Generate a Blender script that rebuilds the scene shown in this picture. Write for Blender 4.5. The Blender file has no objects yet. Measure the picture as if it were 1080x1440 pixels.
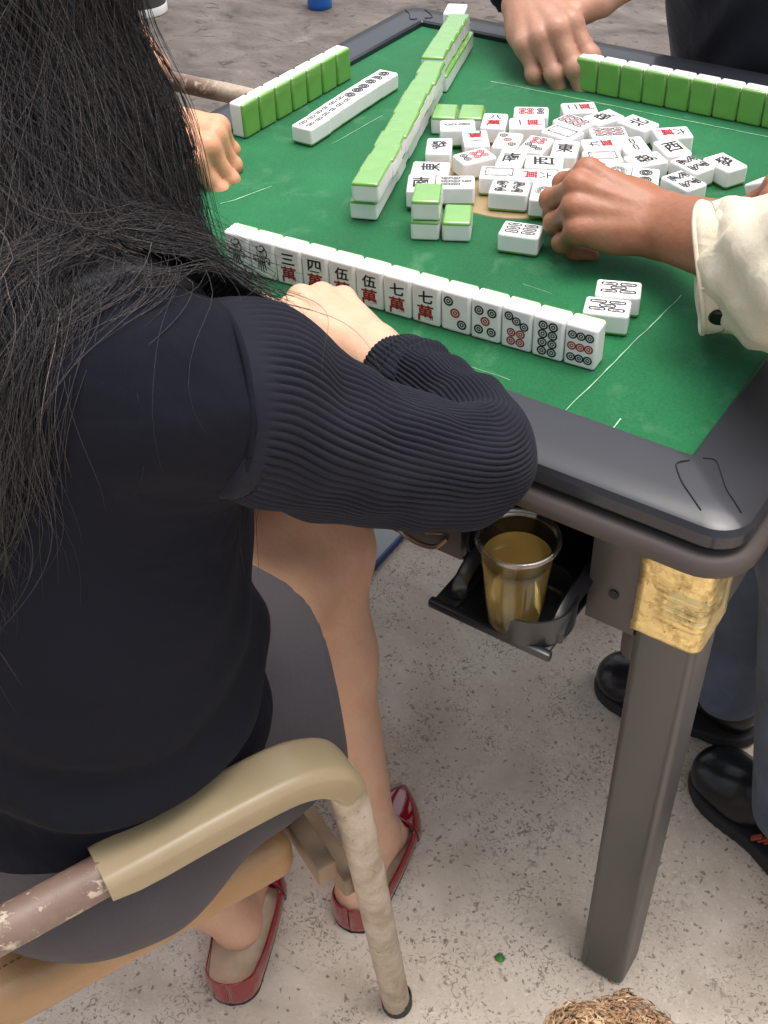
import bpy, bmesh, math, random
import numpy as np
from mathutils import Vector, Matrix, Euler

random.seed(7)
rng = np.random.default_rng(11)
scene = bpy.context.scene
col = scene.collection

# ------------------------------------------------------------------ camera
cam_d = bpy.data.cameras.new('camera')
cam = bpy.data.objects.new('camera', cam_d)
col.objects.link(cam)
cam.matrix_world = (Matrix.Translation((0.95239, -0.71232, 1.35196)) @ Matrix.Rotation(0.631362, 4, 'Z')
                    @ Matrix.Rotation(0.842653, 4, 'X') @ Matrix.Rotation(-0.044278, 4, 'Z'))
cam_d.sensor_fit = 'VERTICAL'
cam_d.sensor_height = 36.0
cam_d.lens = 1598.758 / 1440.0 * 36.0
cam_d.clip_start = 0.02
cam_d.clip_end = 400
scene.camera = cam

# ------------------------------------------------------------------ light
SUN_EL, SUN_AZ = math.radians(78), math.radians(60)      # azimuth from +x towards +y
world = bpy.data.worlds.new('World')
scene.world = world
world.use_nodes = True
wn = world.node_tree
wn.nodes.clear()
w_out = wn.nodes.new('ShaderNodeOutputWorld')
w_bg = wn.nodes.new('ShaderNodeBackground')
w_sky = wn.nodes.new('ShaderNodeTexSky')
w_sky.sky_type = 'NISHITA'
w_sky.sun_disc = False
w_sky.sun_elevation = SUN_EL
w_sky.sun_rotation = math.radians(90) - SUN_AZ
w_sky.air_density = 1.0
w_sky.dust_density = 7.0
w_sky.ozone_density = 0.6
w_bg.inputs['Strength'].default_value = 0.15
w_hs = wn.nodes.new('ShaderNodeHueSaturation')
w_hs.inputs['Saturation'].default_value = 0.45      # milky, overcast air
wn.links.new(w_sky.outputs[0], w_hs.inputs['Color'])
wn.links.new(w_hs.outputs[0], w_bg.inputs[0])
wn.links.new(w_bg.outputs[0], w_out.inputs[0])

sun_d = bpy.data.lights.new('sun', 'SUN')
sun_d.energy = 0.7
sun_d.angle = math.radians(40)
sun_d.color = (1.0, 0.95, 0.88)
sun = bpy.data.objects.new('sun', sun_d)
col.objects.link(sun)
sdir = Vector((math.cos(SUN_EL) * math.cos(SUN_AZ), math.cos(SUN_EL) * math.sin(SUN_AZ), math.sin(SUN_EL)))
sun.rotation_euler = sdir.to_track_quat('Z', 'Y').to_euler()
sun.location = sdir * 20

scene.view_settings.view_transform = 'Standard'
scene.view_settings.look = 'None'
scene.view_settings.gamma = 1.0
scene.view_settings.exposure = 0.92
scene.view_settings.use_curve_mapping = False

# ------------------------------------------------------------------ materials
def s2l(c):
    return tuple(((x / 255) / 12.92 if x / 255 <= 0.04045 else ((x / 255 + 0.055) / 1.055) ** 2.4) for x in c)

def new_mat(name, color, rough=0.5, spec=0.5, metal=0.0, coat=0.0, var=0.0, vscale=20.0, bump=0.0, bscale=200.0,
            bdist=0.001, sub=0.0, sheen=0.0):
    """Principled material: base colour broken up by object-space noise, fine noise bump."""
    m = bpy.data.materials.new(name)
    m.use_nodes = True
    nt = m.node_tree
    b = nt.nodes['Principled BSDF']
    b.inputs['Roughness'].default_value = rough
    b.inputs['Specular IOR Level'].default_value = spec
    b.inputs['Metallic'].default_value = metal
    b.inputs['Coat Weight'].default_value = coat
    b.inputs['Base Color'].default_value = (*color, 1)
    if sub:
        b.inputs['Subsurface Weight'].default_value = sub
        b.inputs['Subsurface Radius'].default_value = (0.012, 0.004, 0.002)
        b.inputs['Subsurface Scale'].default_value = 1.0
    if sheen:
        b.inputs['Sheen Weight'].default_value = sheen
    tc = nt.nodes.new('ShaderNodeTexCoord')
    if var:
        n = nt.nodes.new('ShaderNodeTexNoise')
        n.inputs['Scale'].default_value = vscale
        n.inputs['Detail'].default_value = 6
        nt.links.new(tc.outputs['Object'], n.inputs['Vector'])
        r = nt.nodes.new('ShaderNodeValToRGB')
        r.color_ramp.elements[0].position = 0.3
        r.color_ramp.elements[1].position = 0.7
        r.color_ramp.elements[0].color = (*[c * (1 - var) for c in color], 1)
        r.color_ramp.elements[1].color = (*[min(1, c * (1 + var)) for c in color], 1)
        nt.links.new(n.outputs['Fac'], r.inputs['Fac'])
        nt.links.new(r.outputs['Color'], b.inputs['Base Color'])
    if bump:
        n2 = nt.nodes.new('ShaderNodeTexNoise')
        n2.inputs['Scale'].default_value = bscale
        n2.inputs['Detail'].default_value = 4
        nt.links.new(tc.outputs['Object'], n2.inputs['Vector'])
        bp = nt.nodes.new('ShaderNodeBump')
        bp.inputs['Strength'].default_value = bump
        bp.inputs['Distance'].default_value = bdist
        nt.links.new(n2.outputs['Fac'], bp.inputs['Height'])
        nt.links.new(bp.outputs['Normal'], b.inputs['Normal'])
    return m

def nodes_of(m):
    return m.node_tree, m.node_tree.nodes['Principled BSDF']

def add_ramp(nt, fac, stops):
    r = nt.nodes.new('ShaderNodeValToRGB')
    els = r.color_ramp.elements
    while len(els) < len(stops):
        els.new(0.5)
    for e, (p, c) in zip(els, stops):
        e.position = p
        e.color = (*c, 1) if len(c) == 3 else c
    nt.links.new(fac, r.inputs['Fac'])
    return r.outputs['Color']

def add_noise(nt, vec, scale, detail=5, rough=0.55, dist=0.0):
    n = nt.nodes.new('ShaderNodeTexNoise')
    n.inputs['Scale'].default_value = scale
    n.inputs['Detail'].default_value = detail
    n.inputs['Roughness'].default_value = rough
    n.inputs['Distortion'].default_value = dist
    nt.links.new(vec, n.inputs['Vector'])
    return n.outputs['Fac']

def add_mix(nt, fac, a, b, mode='MIX'):
    m = nt.nodes.new('ShaderNodeMix')
    m.data_type = 'RGBA'
    m.blend_type = mode
    for sock, v in ((m.inputs[0], fac), (m.inputs[6], a), (m.inputs[7], b)):
        if isinstance(v, bpy.types.NodeSocket):
            nt.links.new(v, sock)
        elif isinstance(v, (int, float)):
            sock.default_value = v
        else:
            sock.default_value = (*v, 1)
    return m.outputs[2]

# ------------------------------------------------------------------ mesh helpers
def link_mesh(name, me, parent=None, mats=(), smooth=True):
    o = bpy.data.objects.new(name, me)
    col.objects.link(o)
    for m in mats:
        if m.name not in [x.name for x in me.materials if x]:
            me.materials.append(m)
    if smooth:
        me.shade_smooth()
    if parent:
        o.parent = parent
    return o

def raw_mesh(name, v, f, mats=(), parent=None, smooth=True, mi=None):
    me = bpy.data.meshes.new(name)
    me.from_pydata([tuple(x) for x in v], [], [tuple(x) for x in f])
    for m in mats:
        me.materials.append(m)
    if mi is not None:
        me.polygons.foreach_set('material_index', mi)
    if smooth:
        me.shade_smooth()
    me.update()
    o = bpy.data.objects.new(name, me)
    col.objects.link(o)
    if parent:
        o.parent = parent
    return o

def bm_obj(name, bm, mat, parent=None, smooth=True, angle=35):
    me = bpy.data.meshes.new(name)
    bmesh.ops.recalc_face_normals(bm, faces=bm.faces)
    bm.to_mesh(me)
    bm.free()
    for m in (mat if isinstance(mat, (list, tuple)) else [mat]):
        me.materials.append(m)
    if smooth:
        me.shade_smooth()
        me.set_sharp_from_angle(angle=math.radians(angle))
    o = bpy.data.objects.new(name, me)
    col.objects.link(o)
    if parent:
        o.parent = parent
    return o

def thing(name, label, cat, loc=(0, 0, 0), group=None):
    o = bpy.data.objects.new(name, None)
    o.empty_display_size = 0.05
    o.location = loc
    col.objects.link(o)
    tag(o, label, cat, group)
    return o

def tag(o, label=None, cat=None, group=None, kind=None):
    if label: o['label'] = label
    if cat: o['category'] = cat
    if group: o['group'] = group
    if kind: o['kind'] = kind
    return o

def add_box(bm, c, s, bev=0.0, seg=2, rot=None):
    r = bmesh.ops.create_cube(bm, size=1.0)
    vs = r['verts']
    M = Matrix.Translation(c) @ (rot.to_4x4() if rot is not None else Matrix.Identity(4)) @ Matrix.Diagonal((*s, 1))
    bmesh.ops.transform(bm, matrix=M, verts=vs)
    if bev:
        es = list({e for v in vs for e in v.link_edges})
        bmesh.ops.bevel(bm, geom=es, offset=bev, segments=seg, profile=0.5, affect='EDGES')
    return vs

def lathe(bm, prof, c, n=40, axis=None, cap=False):
    """prof: list of (r, z); revolve around the z axis at c."""
    rings = []
    M = axis if axis is not None else Matrix.Identity(3)
    for r, z in prof:
        if r < 1e-6:
            rings.append([bm.verts.new(Vector(c) + M @ Vector((0, 0, z)))])
        else:
            rings.append([bm.verts.new(Vector(c) + M @ Vector((r * math.cos(2 * math.pi * k / n), r * math.sin(2 * math.pi * k / n), z))) for k in range(n)])
    for a, b in zip(rings[:-1], rings[1:]):
        for k in range(n):
            k2 = (k + 1) % n
            if len(a) == 1 and len(b) == 1: continue
            if len(a) == 1: bm.faces.new((a[0], b[k2], b[k]))
            elif len(b) == 1: bm.faces.new((a[k], a[k2], b[0]))
            else: bm.faces.new((a[k], a[k2], b[k2], b[k]))

def smooth_path(pts, per=8):
    """Catmull-Rom resampling of a polyline."""
    P = [Vector(p) for p in pts]
    P = [P[0] * 2 - P[1]] + P + [P[-1] * 2 - P[-2]]
    out = []
    for i in range(1, len(P) - 2):
        for k in range(per):
            t = k / per
            a, b, c, d = P[i - 1], P[i], P[i + 1], P[i + 2]
            out.append(0.5 * ((2 * b) + (c - a) * t + (2 * a - 5 * b + 4 * c - d) * t * t + (3 * b - a - 3 * c + d) * t ** 3))
    out.append(P[-2])
    return out

def frames(path, up=Vector((0, 0, 1))):
    """Parallel-transport frames (tangent, u, v) along a path."""
    n = len(path)
    T = []
    for i in range(n):
        t = path[min(i + 1, n - 1)] - path[max(i - 1, 0)]
        T.append(t.normalized())
    u = T[0].cross(up)
    if u.length < 1e-4: u = T[0].cross(Vector((1, 0, 0)))
    u.normalize()
    out = []
    for i in range(n):
        if i:
            q = T[i - 1].rotation_difference(T[i])
            u = q @ u
            u = (u - T[i] * u.dot(T[i])).normalized()
        out.append((T[i], u.copy(), T[i].cross(u)))
    return out

def sweep(bm, path, section, scale=None, up=Vector((0, 0, 1)), caps=True, fr=None):
    """Sweep a closed 2-D section [(a, b)] along a path; scale(i) -> (su, sv)."""
    fr = fr or frames(path, up)
    rings = []
    for i, p in enumerate(path):
        su, sv = scale(i) if scale else (1, 1)
        T, u, v = fr[i]
        rings.append([bm.verts.new(p + u * a * su + v * b * sv) for a, b in section])
    n = len(section)
    for a, b in zip(rings[:-1], rings[1:]):
        for k in range(n):
            bm.faces.new((a[k], a[(k + 1) % n], b[(k + 1) % n], b[k]))
    if caps:
        bm.faces.new(rings[0][::-1])
        bm.faces.new(rings[-1])
    return rings

def circle(r, n=14, ry=None):
    ry = ry or r
    return [(r * math.cos(2 * math.pi * k / n), ry * math.sin(2 * math.pi * k / n)) for k in range(n)]

def rrect(w, h, r, n=4):
    out = []
    for cx, cy, a0 in ((w / 2 - r, h / 2 - r, 0), (-w / 2 + r, h / 2 - r, 90), (-w / 2 + r, -h / 2 + r, 180), (w / 2 - r, -h / 2 + r, 270)):
        for k in range(n + 1):
            a = math.radians(a0 + 90 * k / n)
            out.append((cx + r * math.cos(a), cy + r * math.sin(a)))
    return out

# ------------------------------------------------------------------ ground
H = 0.766      # felt height
S = 0.7393     # felt side
def make_ground():
    m = bpy.data.materials.new('concrete')
    m.use_nodes = True
    nt, b = nodes_of(m)
    geo = nt.nodes.new('ShaderNodeNewGeometry')
    pos = geo.outputs['Position']
    # near: pale worn cement full of dark crumbs and worm-like marks
    n1 = add_noise(nt, pos, 3.0, 6, 0.6)
    base = add_ramp(nt, n1, [(0.3, s2l((192, 178, 162))), (0.5, s2l((212, 200, 184))), (0.72, s2l((226, 216, 201)))])
    n2 = add_noise(nt, pos, 98.0, 3, 0.62, 2.0)
    marks = add_ramp(nt, n2, [(0.40, (1, 1, 1)), (0.455, (0, 0, 0))])
    vo = nt.nodes.new('ShaderNodeTexVoronoi')
    vo.inputs['Scale'].default_value = 85.0
    vo.inputs['Randomness'].default_value = 1.0
    dist = nt.nodes.new('ShaderNodeMix'); dist.data_type = 'VECTOR'
    nz = nt.nodes.new('ShaderNodeTexNoise'); nz.inputs['Scale'].default_value = 60.0
    nt.links.new(pos, nz.inputs['Vector'])
    dist.inputs[0].default_value = 0.022
    nt.links.new(pos, dist.inputs[4]); nt.links.new(nz.outputs['Color'], dist.inputs[5])
    nt.links.new(dist.outputs[1], vo.inputs['Vector'])
    specks = add_ramp(nt, vo.outputs['Distance'], [(0.13, (1, 1, 1)), (0.22, (0, 0, 0))])
    patch = add_ramp(nt, add_noise(nt, pos, 9.0, 4, 0.6), [(0.4, (0, 0, 0)), (0.62, (1, 1, 1))])
    mk = add_mix(nt, 1.0, marks, patch, 'MULTIPLY')
    c1 = add_mix(nt, 0.55, base, s2l((120, 110, 99)))
    near = add_mix(nt, mk, base, s2l((150, 137, 123)))
    sp2 = add_mix(nt, 0.75, (0, 0, 0), specks)
    near = add_mix(nt, sp2, near, s2l((132, 120, 107)))
    light = add_ramp(nt, add_noise(nt, pos, 170.0, 3, 0.6, 0.8), [(0.58, (0, 0, 0)), (0.66, (1, 1, 1))])
    near = add_mix(nt, add_mix(nt, 0.6, (0, 0, 0), light), near, s2l((226, 220, 208)))
    stain = add_ramp(nt, add_noise(nt, pos, 2.2, 5, 0.65, 0.4), [(0.38, s2l((206, 198, 190))), (0.55, (1, 1, 1))])
    near = add_mix(nt, 0.8, near, stain, 'MULTIPLY')
    # far: trodden brown-grey ground with pale ripples
    mp = nt.nodes.new('ShaderNodeMapping')
    mp.inputs['Rotation'].default_value = (0, 0, -0.6)
    mp.inputs['Scale'].default_value = (0.62, 1.0, 1.0)
    nt.links.new(pos, mp.inputs['Vector'])
    f1 = add_noise(nt, mp.outputs['Vector'], 7.0, 7, 0.66, 0.5)
    far = add_ramp(nt, f1, [(0.3, s2l((64, 58, 55))), (0.5, s2l((92, 84, 79))), (0.62, s2l((104, 96, 91))), (0.75, s2l((140, 131, 123)))])
    f2 = add_ramp(nt, add_noise(nt, mp.outputs['Vector'], 28.0, 5, 0.6, 1.2), [(0.33, s2l((130, 122, 118))), (0.42, (1, 1, 1))])
    far = add_mix(nt, 0.7, far, f2, 'MULTIPLY')
    sep = nt.nodes.new('ShaderNodeSeparateXYZ'); nt.links.new(pos, sep.inputs[0])
    ma = nt.nodes.new('ShaderNodeMath'); ma.operation = 'MULTIPLY_ADD'      # y - 0.5 x
    ma.inputs[1].default_value = -0.5
    nt.links.new(sep.outputs['X'], ma.inputs[0]); nt.links.new(sep.outputs['Y'], ma.inputs[2])
    ad = nt.nodes.new('ShaderNodeMath'); ad.operation = 'MULTIPLY_ADD'
    ad.inputs[1].default_value = 0.5
    nt.links.new(n1, ad.inputs[0]); nt.links.new(ma.outputs[0], ad.inputs[2])
    fm = add_ramp(nt, ad.outputs[0], [(0.75, (0, 0, 0)), (1.0, (1, 1, 1))])
    nt.links.new(add_mix(nt, fm, near, far), b.inputs['Base Color'])
    b.inputs['Roughness'].default_value = 0.75
    b.inputs['Specular IOR Level'].default_value = 0.3
    hm = nt.nodes.new('ShaderNodeMath'); hm.operation = 'SUBTRACT'
    nt.links.new(add_noise(nt, pos, 90.0, 5, 0.6), hm.inputs[0])
    nt.links.new(specks, hm.inputs[1])
    bp = nt.nodes.new('ShaderNodeBump'); bp.inputs['Strength'].default_value = 0.5; bp.inputs['Distance'].default_value = 0.003
    nt.links.new(hm.outputs[0], bp.inputs['Height'])
    nt.links.new(bp.outputs['Normal'], b.inputs['Normal'])
    bm = bmesh.new()
    bmesh.ops.create_grid(bm, x_segments=40, y_segments=40, size=60)
    o = bm_obj('ground', bm, m)
    tag(o, kind='structure')
make_ground()

# ------------------------------------------------------------------ mahjong table
M_rim = new_mat('rim_plastic', s2l((36, 38, 45)), rough=0.5, spec=0.2, var=0.08, vscale=12, bump=0.05, bscale=600, coat=0.55)
nodes_of(M_rim)[1].inputs['Coat Roughness'].default_value = 0.15
nodes_of(M_rim)[1].inputs['Coat IOR'].default_value = 1.5
M_seam = new_mat('seam_dark', (0.008, 0.008, 0.01), rough=0.8)
M_frame = new_mat('frame_plastic', s2l((70, 64, 61)), rough=0.5, spec=0.35, var=0.08, vscale=9, bump=0.05, bscale=500)
M_body = new_mat('table_steel', s2l((60, 56, 54)), rough=0.45, var=0.1, vscale=7, bump=0.04, bscale=400)
M_leg = new_mat('leg_steel', s2l((70, 69, 68)), rough=0.36, var=0.06, vscale=6, bump=0.04, bscale=300)
M_black = new_mat('black_plastic', s2l((27, 28, 31)), rough=0.35, var=0.15, vscale=30)
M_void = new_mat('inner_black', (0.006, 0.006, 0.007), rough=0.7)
M_line = new_mat('worn_line', s2l((150, 190, 160)), rough=0.8, var=0.3, vscale=90)
M_panel = new_mat('console_tan', s2l((150, 128, 92)), rough=0.55, var=0.1, vscale=25)

def felt_mat():
    m = bpy.data.materials.new('green_felt'); m.use_nodes = True
    nt, b = nodes_of(m)
    tc = nt.nodes.new('ShaderNodeTexCoord')
    p = tc.outputs['Object']
    c = add_ramp(nt, add_noise(nt, p, 6.0, 5, 0.55), [(0.3, s2l((8, 88, 48))), (0.55, s2l((13, 100, 56))), (0.75, s2l((24, 112, 66)))])
    d = add_ramp(nt, add_noise(nt, p, 420.0, 2, 0.5), [(0.35, s2l((210, 210, 210))), (0.6, (1, 1, 1))])
    c = add_mix(nt, 0.6, c, d, 'MULTIPLY')
    dust = add_ramp(nt, add_noise(nt, p, 16.0, 6, 0.7, 0.6), [(0.56, (0, 0, 0)), (0.78, (0.26, 0.26, 0.26))])
    c = add_mix(nt, dust, c, s2l((120, 160, 130)))
    nt.links.new(c, b.inputs['Base Color'])
    b.inputs['Roughness'].default_value = 0.78
    b.inputs['Specular IOR Level'].default_value = 0.25
    b.inputs['Sheen Weight'].default_value = 0.12
    bp = nt.nodes.new('ShaderNodeBump'); bp.inputs['Strength'].default_value = 0.15; bp.inputs['Distance'].default_value = 0.0006
    nt.links.new(add_noise(nt, p, 700.0, 3, 0.6), bp.inputs['Height']); nt.links.new(bp.outputs['Normal'], b.inputs['Normal'])
    return m

def gold_mat():
    m = bpy.data.materials.new('worn_gold'); m.use_nodes = True
    nt, b = nodes_of(m)
    tc = nt.nodes.new('ShaderNodeTexCoord'); p = tc.outputs['Object']
    pit = add_ramp(nt, add_noise(nt, p, 210.0, 5, 0.7, 0.5), [(0.30, s2l((110, 90, 54))), (0.40, s2l((226, 202, 142)))])
    big = add_ramp(nt, add_noise(nt, p, 45.0, 5, 0.7), [(0.30, s2l((150, 122, 72))), (0.48, (1, 1, 1))])
    nt.links.new(add_mix(nt, 0.8, pit, big, 'MULTIPLY'), b.inputs['Base Color'])
    b.inputs['Metallic'].default_value = 0.75
    rg = add_ramp(nt, add_noise(nt, p, 150.0, 4, 0.6), [(0.35, (0.6, 0.6, 0.6)), (0.6, (0.28, 0.28, 0.28))])
    nt.links.new(rg, b.inputs['Roughness'])
    bp = nt.nodes.new('ShaderNodeBump'); bp.inputs['Strength'].default_value = 0.35; bp.inputs['Distance'].default_value = 0.0008
    nt.links.new(add_noise(nt, p, 180.0, 5, 0.7), bp.inputs['Height']); nt.links.new(bp.outputs['Normal'], b.inputs['Normal'])
    return m
M_felt = felt_mat()
M_gold = gold_mat()

def square_ring(bm, prof, r_of, n=8):
    """Sweep profile [(out, z)] round the felt square; out = distance outside the felt edge; corners rounded."""
    def loop(out, z):
        r = r_of(out)
        lo, hi = -out, S + out
        pts = []
        for cx, cy, a0 in ((hi - r, lo + r, 270), (hi - r, hi - r, 0), (lo + r, hi - r, 90), (lo + r, lo + r, 180)):
            for k in range(n + 1):
                a = math.radians(a0 + 90 * k / n)
                pts.append((cx + r * math.cos(a), cy + r * math.sin(a), z))
        return [bm.verts.new(p) for p in pts]
    loops = [loop(o, z) for o, z in prof]
    N = len(loops[0])
    for a, b in zip(loops[:-1], loops[1:]):
        for k in range(N):
            bm.faces.new((a[k], a[(k + 1) % N], b[(k + 1) % N], b[k]))
    return loops

def make_table():
    t = thing('mahjong_table', 'square mahjong table with green felt top, dark grey rim and gold corner bracket', 'table', (0, 0, 0))
    # felt
    bm = bmesh.new()
    bmesh.ops.create_grid(bm, x_segments=24, y_segments=24, size=S / 2 + 0.002)
    bmesh.ops.translate(bm, verts=bm.verts, vec=(S / 2, S / 2, H))
    felt = bm_obj('felt_top', bm, M_felt, t)
    # worn seam lines of the tile lifts
    def ln(pts, w=0.0011, jit=0.0006):
        bm = bmesh.new()
        prev = None
        for a, b in zip(pts[:-1], pts[1:]):
            a, b = Vector((*a, H + 0.0008)), Vector((*b, H + 0.0008))
            n = max(2, int((b - a).length / 0.012))
            d = (b - a).normalized(); q = Vector((-d.y, d.x, 0))
            for k in range(0 if prev is None else 1, n + 1):
                c = a.lerp(b, k / n) + q * random.uniform(-jit, jit)
                ww = w * random.uniform(0.45, 1.2)
                cur = (bm.verts.new(c + q * ww / 2), bm.verts.new(c - q * ww / 2))
                if prev: bm.faces.new((prev[0], prev[1], cur[1], cur[0]))
                prev = cur
        bm_obj('worn_line', bm, M_line, felt, smooth=False)
    ln([(0.622, 0.008), (0.630, 0.232)]); ln([(0.667, 0.002), (0.667, 0.022)], 0.0014)
    ln([(0.197, 0.605), (0.60, 0.620)]); ln([(0.115, 0.148), (0.124, 0.163), (0.137, 0.212)])
    ln([(0.489, 0.171), (0.522, 0.170)], 0.0006); ln([(0.44, 0.021), (0.56, 0.022)], 0.0005)
    ln([(0.08, 0.115), (0.112, 0.108)], 0.0012); ln([(0.13, 0.34), (0.135, 0.44)], 0.0006)
    # tan console in the middle of the felt
    bm = bmesh.new()
    lathe(bm, [(0.0, 0.0022), (0.094, 0.0022), (0.096, 0.0012), (0.097, -0.001)], (0.37, 0.37, H), 48)
    bm_obj('centre_console', bm, M_panel, t)
    # raised rim
    bm = bmesh.new()
    prof = [(-0.001, H - 0.004), (-0.001, H + 0.006), (0.002, H + 0.0085), (0.010, H + 0.0085), (0.040, H + 0.0050), (0.061, H + 0.0024),
            (0.0662, H - 0.0005), (0.0685, H - 0.006), (0.068, H - 0.018), (0.062, H - 0.024)]
    square_ring(bm, prof, lambda o: max(0.001, 0.030 * (o / 0.0685)) if o > 0.002 else 0.002)
    rim = bm_obj('rim', bm, M_rim, t, angle=24)
    # seam lines of the corner covers, cut on the rim
    def rz(o):
        for (a, za), (b2, zb) in zip(prof[3:], prof[4:]):
            if a <= o <= b2: return za + (zb - za) * (o - a) / (b2 - a)
        return H
    def seam(pts, fx, fy):
        P = []
        for ox, oy in pts:      # offsets outside the felt in x and y, negative = inside the felt span
            o = max(ox, oy, 0.010)
            x = S + ox if fx else -ox
            y = S + oy if fy else -oy
            P.append(Vector((x, y, rz(o) + 0.0006)))
        P = smooth_path(P, 4)
        bm = bmesh.new()
        sweep(bm, P, circle(0.0006, 6))
        bm_obj('corner_seam', bm, M_seam, rim)
    for fx in (0, 1):
        for fy in (0, 1):
            seam([(0.001, 0.009), (-0.006, 0.016), (-0.004, 0.022), (0.006, 0.034), (0.018, 0.044), (0.030, 0.054)], fx, fy)
            seam([(0.009, 0.001), (0.016, -0.003), (0.022, 0.001), (0.037, 0.022), (0.047, 0.031), (0.057, 0.040)], fx, fy)
    # shadow gap + lower frame
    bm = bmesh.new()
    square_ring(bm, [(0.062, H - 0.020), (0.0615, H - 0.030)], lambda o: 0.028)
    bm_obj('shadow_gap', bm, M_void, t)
    bm = bmesh.new()
    square_ring(bm, [(0.050, H - 0.0265), (0.068, H - 0.0265), (0.073, H - 0.028), (0.0765, H - 0.0315), (0.0775, H - 0.035), (0.0772, H - 0.040), (0.0755, H - 0.0445),
                     (0.070, H - 0.046), (0.040, H - 0.046)], lambda o: max(0.012, 0.045 - (0.0775 - o)))
    bm_obj('frame', bm, M_frame, t, angle=50)
    # apron panels between the legs, with the recess for the cup tray on the near side
    zt, zb = H - 0.044, 0.596
    A = 0.046                      # apron faces stand 46 mm outside the felt
    L0, L1 = -A - 0.003, S + A + 0.003
    LW = 0.0575
    def apron(bm, x0, x1):
        add_box(bm, ((x0 + x1) / 2, -A + 0.006, (zt + zb) / 2), (x1 - x0, 0.012, zt - zb), 0.0012)
        # bevelled lower lip
        ya = -A
        vs = [bm.verts.new(p) for p in ((x0, ya + 0.001, zb + 0.001), (x1, ya + 0.001, zb + 0.001), (x1, ya + 0.026, zb - 0.024), (x0, ya + 0.026, zb - 0.024),
                                        (x1, ya + 0.040, zb - 0.024), (x0, ya + 0.040, zb - 0.024))]
        bm.faces.new((vs[0], vs[1], vs[2], vs[3])); bm.faces.new((vs[3], vs[2], vs[4], vs[5]))
    bm = bmesh.new(); apron(bm, L0 + LW, 0.553); apron(bm, 0.683, L1 - LW)
    a1 = bm_obj('apron', bm, M_body, t)
    for k in (1, 2, 3):
        bm = bmesh.new(); apron(bm, L0 + LW, L1 - LW)
        M = Matrix.Translation((S / 2, S / 2, 0)) @ Matrix.Rotation(k * math.pi / 2, 4, 'Z') @ Matrix.Translation((-S / 2, -S / 2, 0))
        bmesh.ops.transform(bm, matrix=M, verts=bm.verts)
        bm_obj('apron', bm, M_body, t)
    bm = bmesh.new(); lathe(bm, [(0, 0), (0.0048, 0), (0.0048, 0.001), (0, 0.001)], (0, 0, 0), 20, Matrix.Rotation(math.pi / 2, 3, 'X'))
    bmesh.ops.translate(bm, verts=bm.verts, vec=(0.708, -A - 0.0006, 0.637))
    bm_obj('screw_hole', bm, M_void, a1)
    # recess
    bm = bmesh.new()
    add_box(bm, (0.618, 0.075, 0.66), (0.130, 0.004, 0.120)); add_box(bm, (0.5535, 0.02, 0.66), (0.003, 0.11, 0.12)); add_box(bm, (0.6825, 0.02, 0.66), (0.003, 0.11, 0.12))
    add_box(bm, (0.618, 0.02, 0.7185), (0.128, 0.108, 0.003)); add_box(bm, (0.618, 0.02, 0.6005), (0.128, 0.108, 0.003))
    bm_obj('tray_recess', bm, M_void, t, smooth=False)
    bm = bmesh.new(); add_box(bm, (S / 2, S / 2, 0.586), (S + 0.02, S + 0.02, 0.02), 0.002)
    bm_obj('underside', bm, M_body, t)
    # drawer pull
    bm = bmesh.new()
    P = smooth_path([(0.478, -A - 0.001, 0.617), (0.490, -A - 0.007, 0.608), (0.510, -A - 0.009, 0.605), (0.528, -A - 0.007, 0.607), (0.538, -A - 0.001, 0.618)], 6)
    sweep(bm, P, circle(0.003, 10, 0.002))
    P = smooth_path([(0.515, -A - 0.002, 0.615), (0.523, -A - 0.004, 0.620), (0.534, -A - 0.002, 0.624)], 5)
    sweep(bm, P, circle(0.0016, 8))
    bm_obj('drawer_pull', bm, new_mat('pink_brass', s2l((176, 148, 128)), rough=0.3, metal=0.8, var=0.1), a1)
    # legs
    for (cx, cy) in ((L1, L0), (L0, L0), (L1, L1), (L0, L1)):
        sx, sy = (1 if cx > 0 else -1), (1 if cy > 0 else -1)
        bm = bmesh.new()
        c = (cx - sx * LW / 2, cy - sy * LW / 2)
        w0, w1 = 0.0575, 0.0555
        sec = rrect(1, 1, 0.15, 6)
        rings = []
        for z, w in ((0.004, w1 * 0.93), (0.0075, w1), (0.30, (w0 + w1) / 2), (0.598, w0), (0.715, w0)):
            rings.append([bm.verts.new((c[0] + a * w, c[1] + b * w, z)) for a, b in sec])
        for a, b in zip(rings[:-1], rings[1:]):
            for k in range(len(sec)):
                bm.faces.new((a[k], a[(k + 1) % len(sec)], b[(k + 1) % len(sec)], b[k]))
        bm.faces.new(rings[0][::-1])
        leg = bm_obj('leg', bm, M_leg, t, angle=30)
        bm = bmesh.new()
        for z0, z1, ww in ((0.0, 0.006, w1 * 0.86),):
            rr = [[bm.verts.new((c[0] + a * ww, c[1] + b * ww, z)) for a, b in sec] for z in (z0, z1)]
            for k in range(len(sec)): bm.faces.new((rr[0][k], rr[0][(k + 1) % len(sec)], rr[1][(k + 1) % len(sec)], rr[1][k]))
        bm_obj('foot_pad', bm, M_black, leg)
        # gusset behind the leg
        bm = bmesh.new()
        add_box(bm, (c[0] - sx * 0.03, c[1], 0.575), (0.03, 0.04, 0.05), 0.012)
        bm_obj('gusset', bm, M_frame, leg)
        # gold corner bracket wrapped round the leg, with ribbed middle
        bm = bmesh.new()
        w = w0 + 0.0036
        loop2d = [(p[0] * w, p[1] * w) for p in rrect(1, 1, 0.17, 8)]
        loop2d = [(a * sx, b * sy) for a, b in loop2d]
        per = []
        dd = 0.0
        # start on the face turned to the recess side: keep only the two outer faces
        keep = [i for i, (a, b) in enumerate(loop2d) if a * sx > -w * 0.5 and b * sy < w * 0.62]
        import itertools
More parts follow.
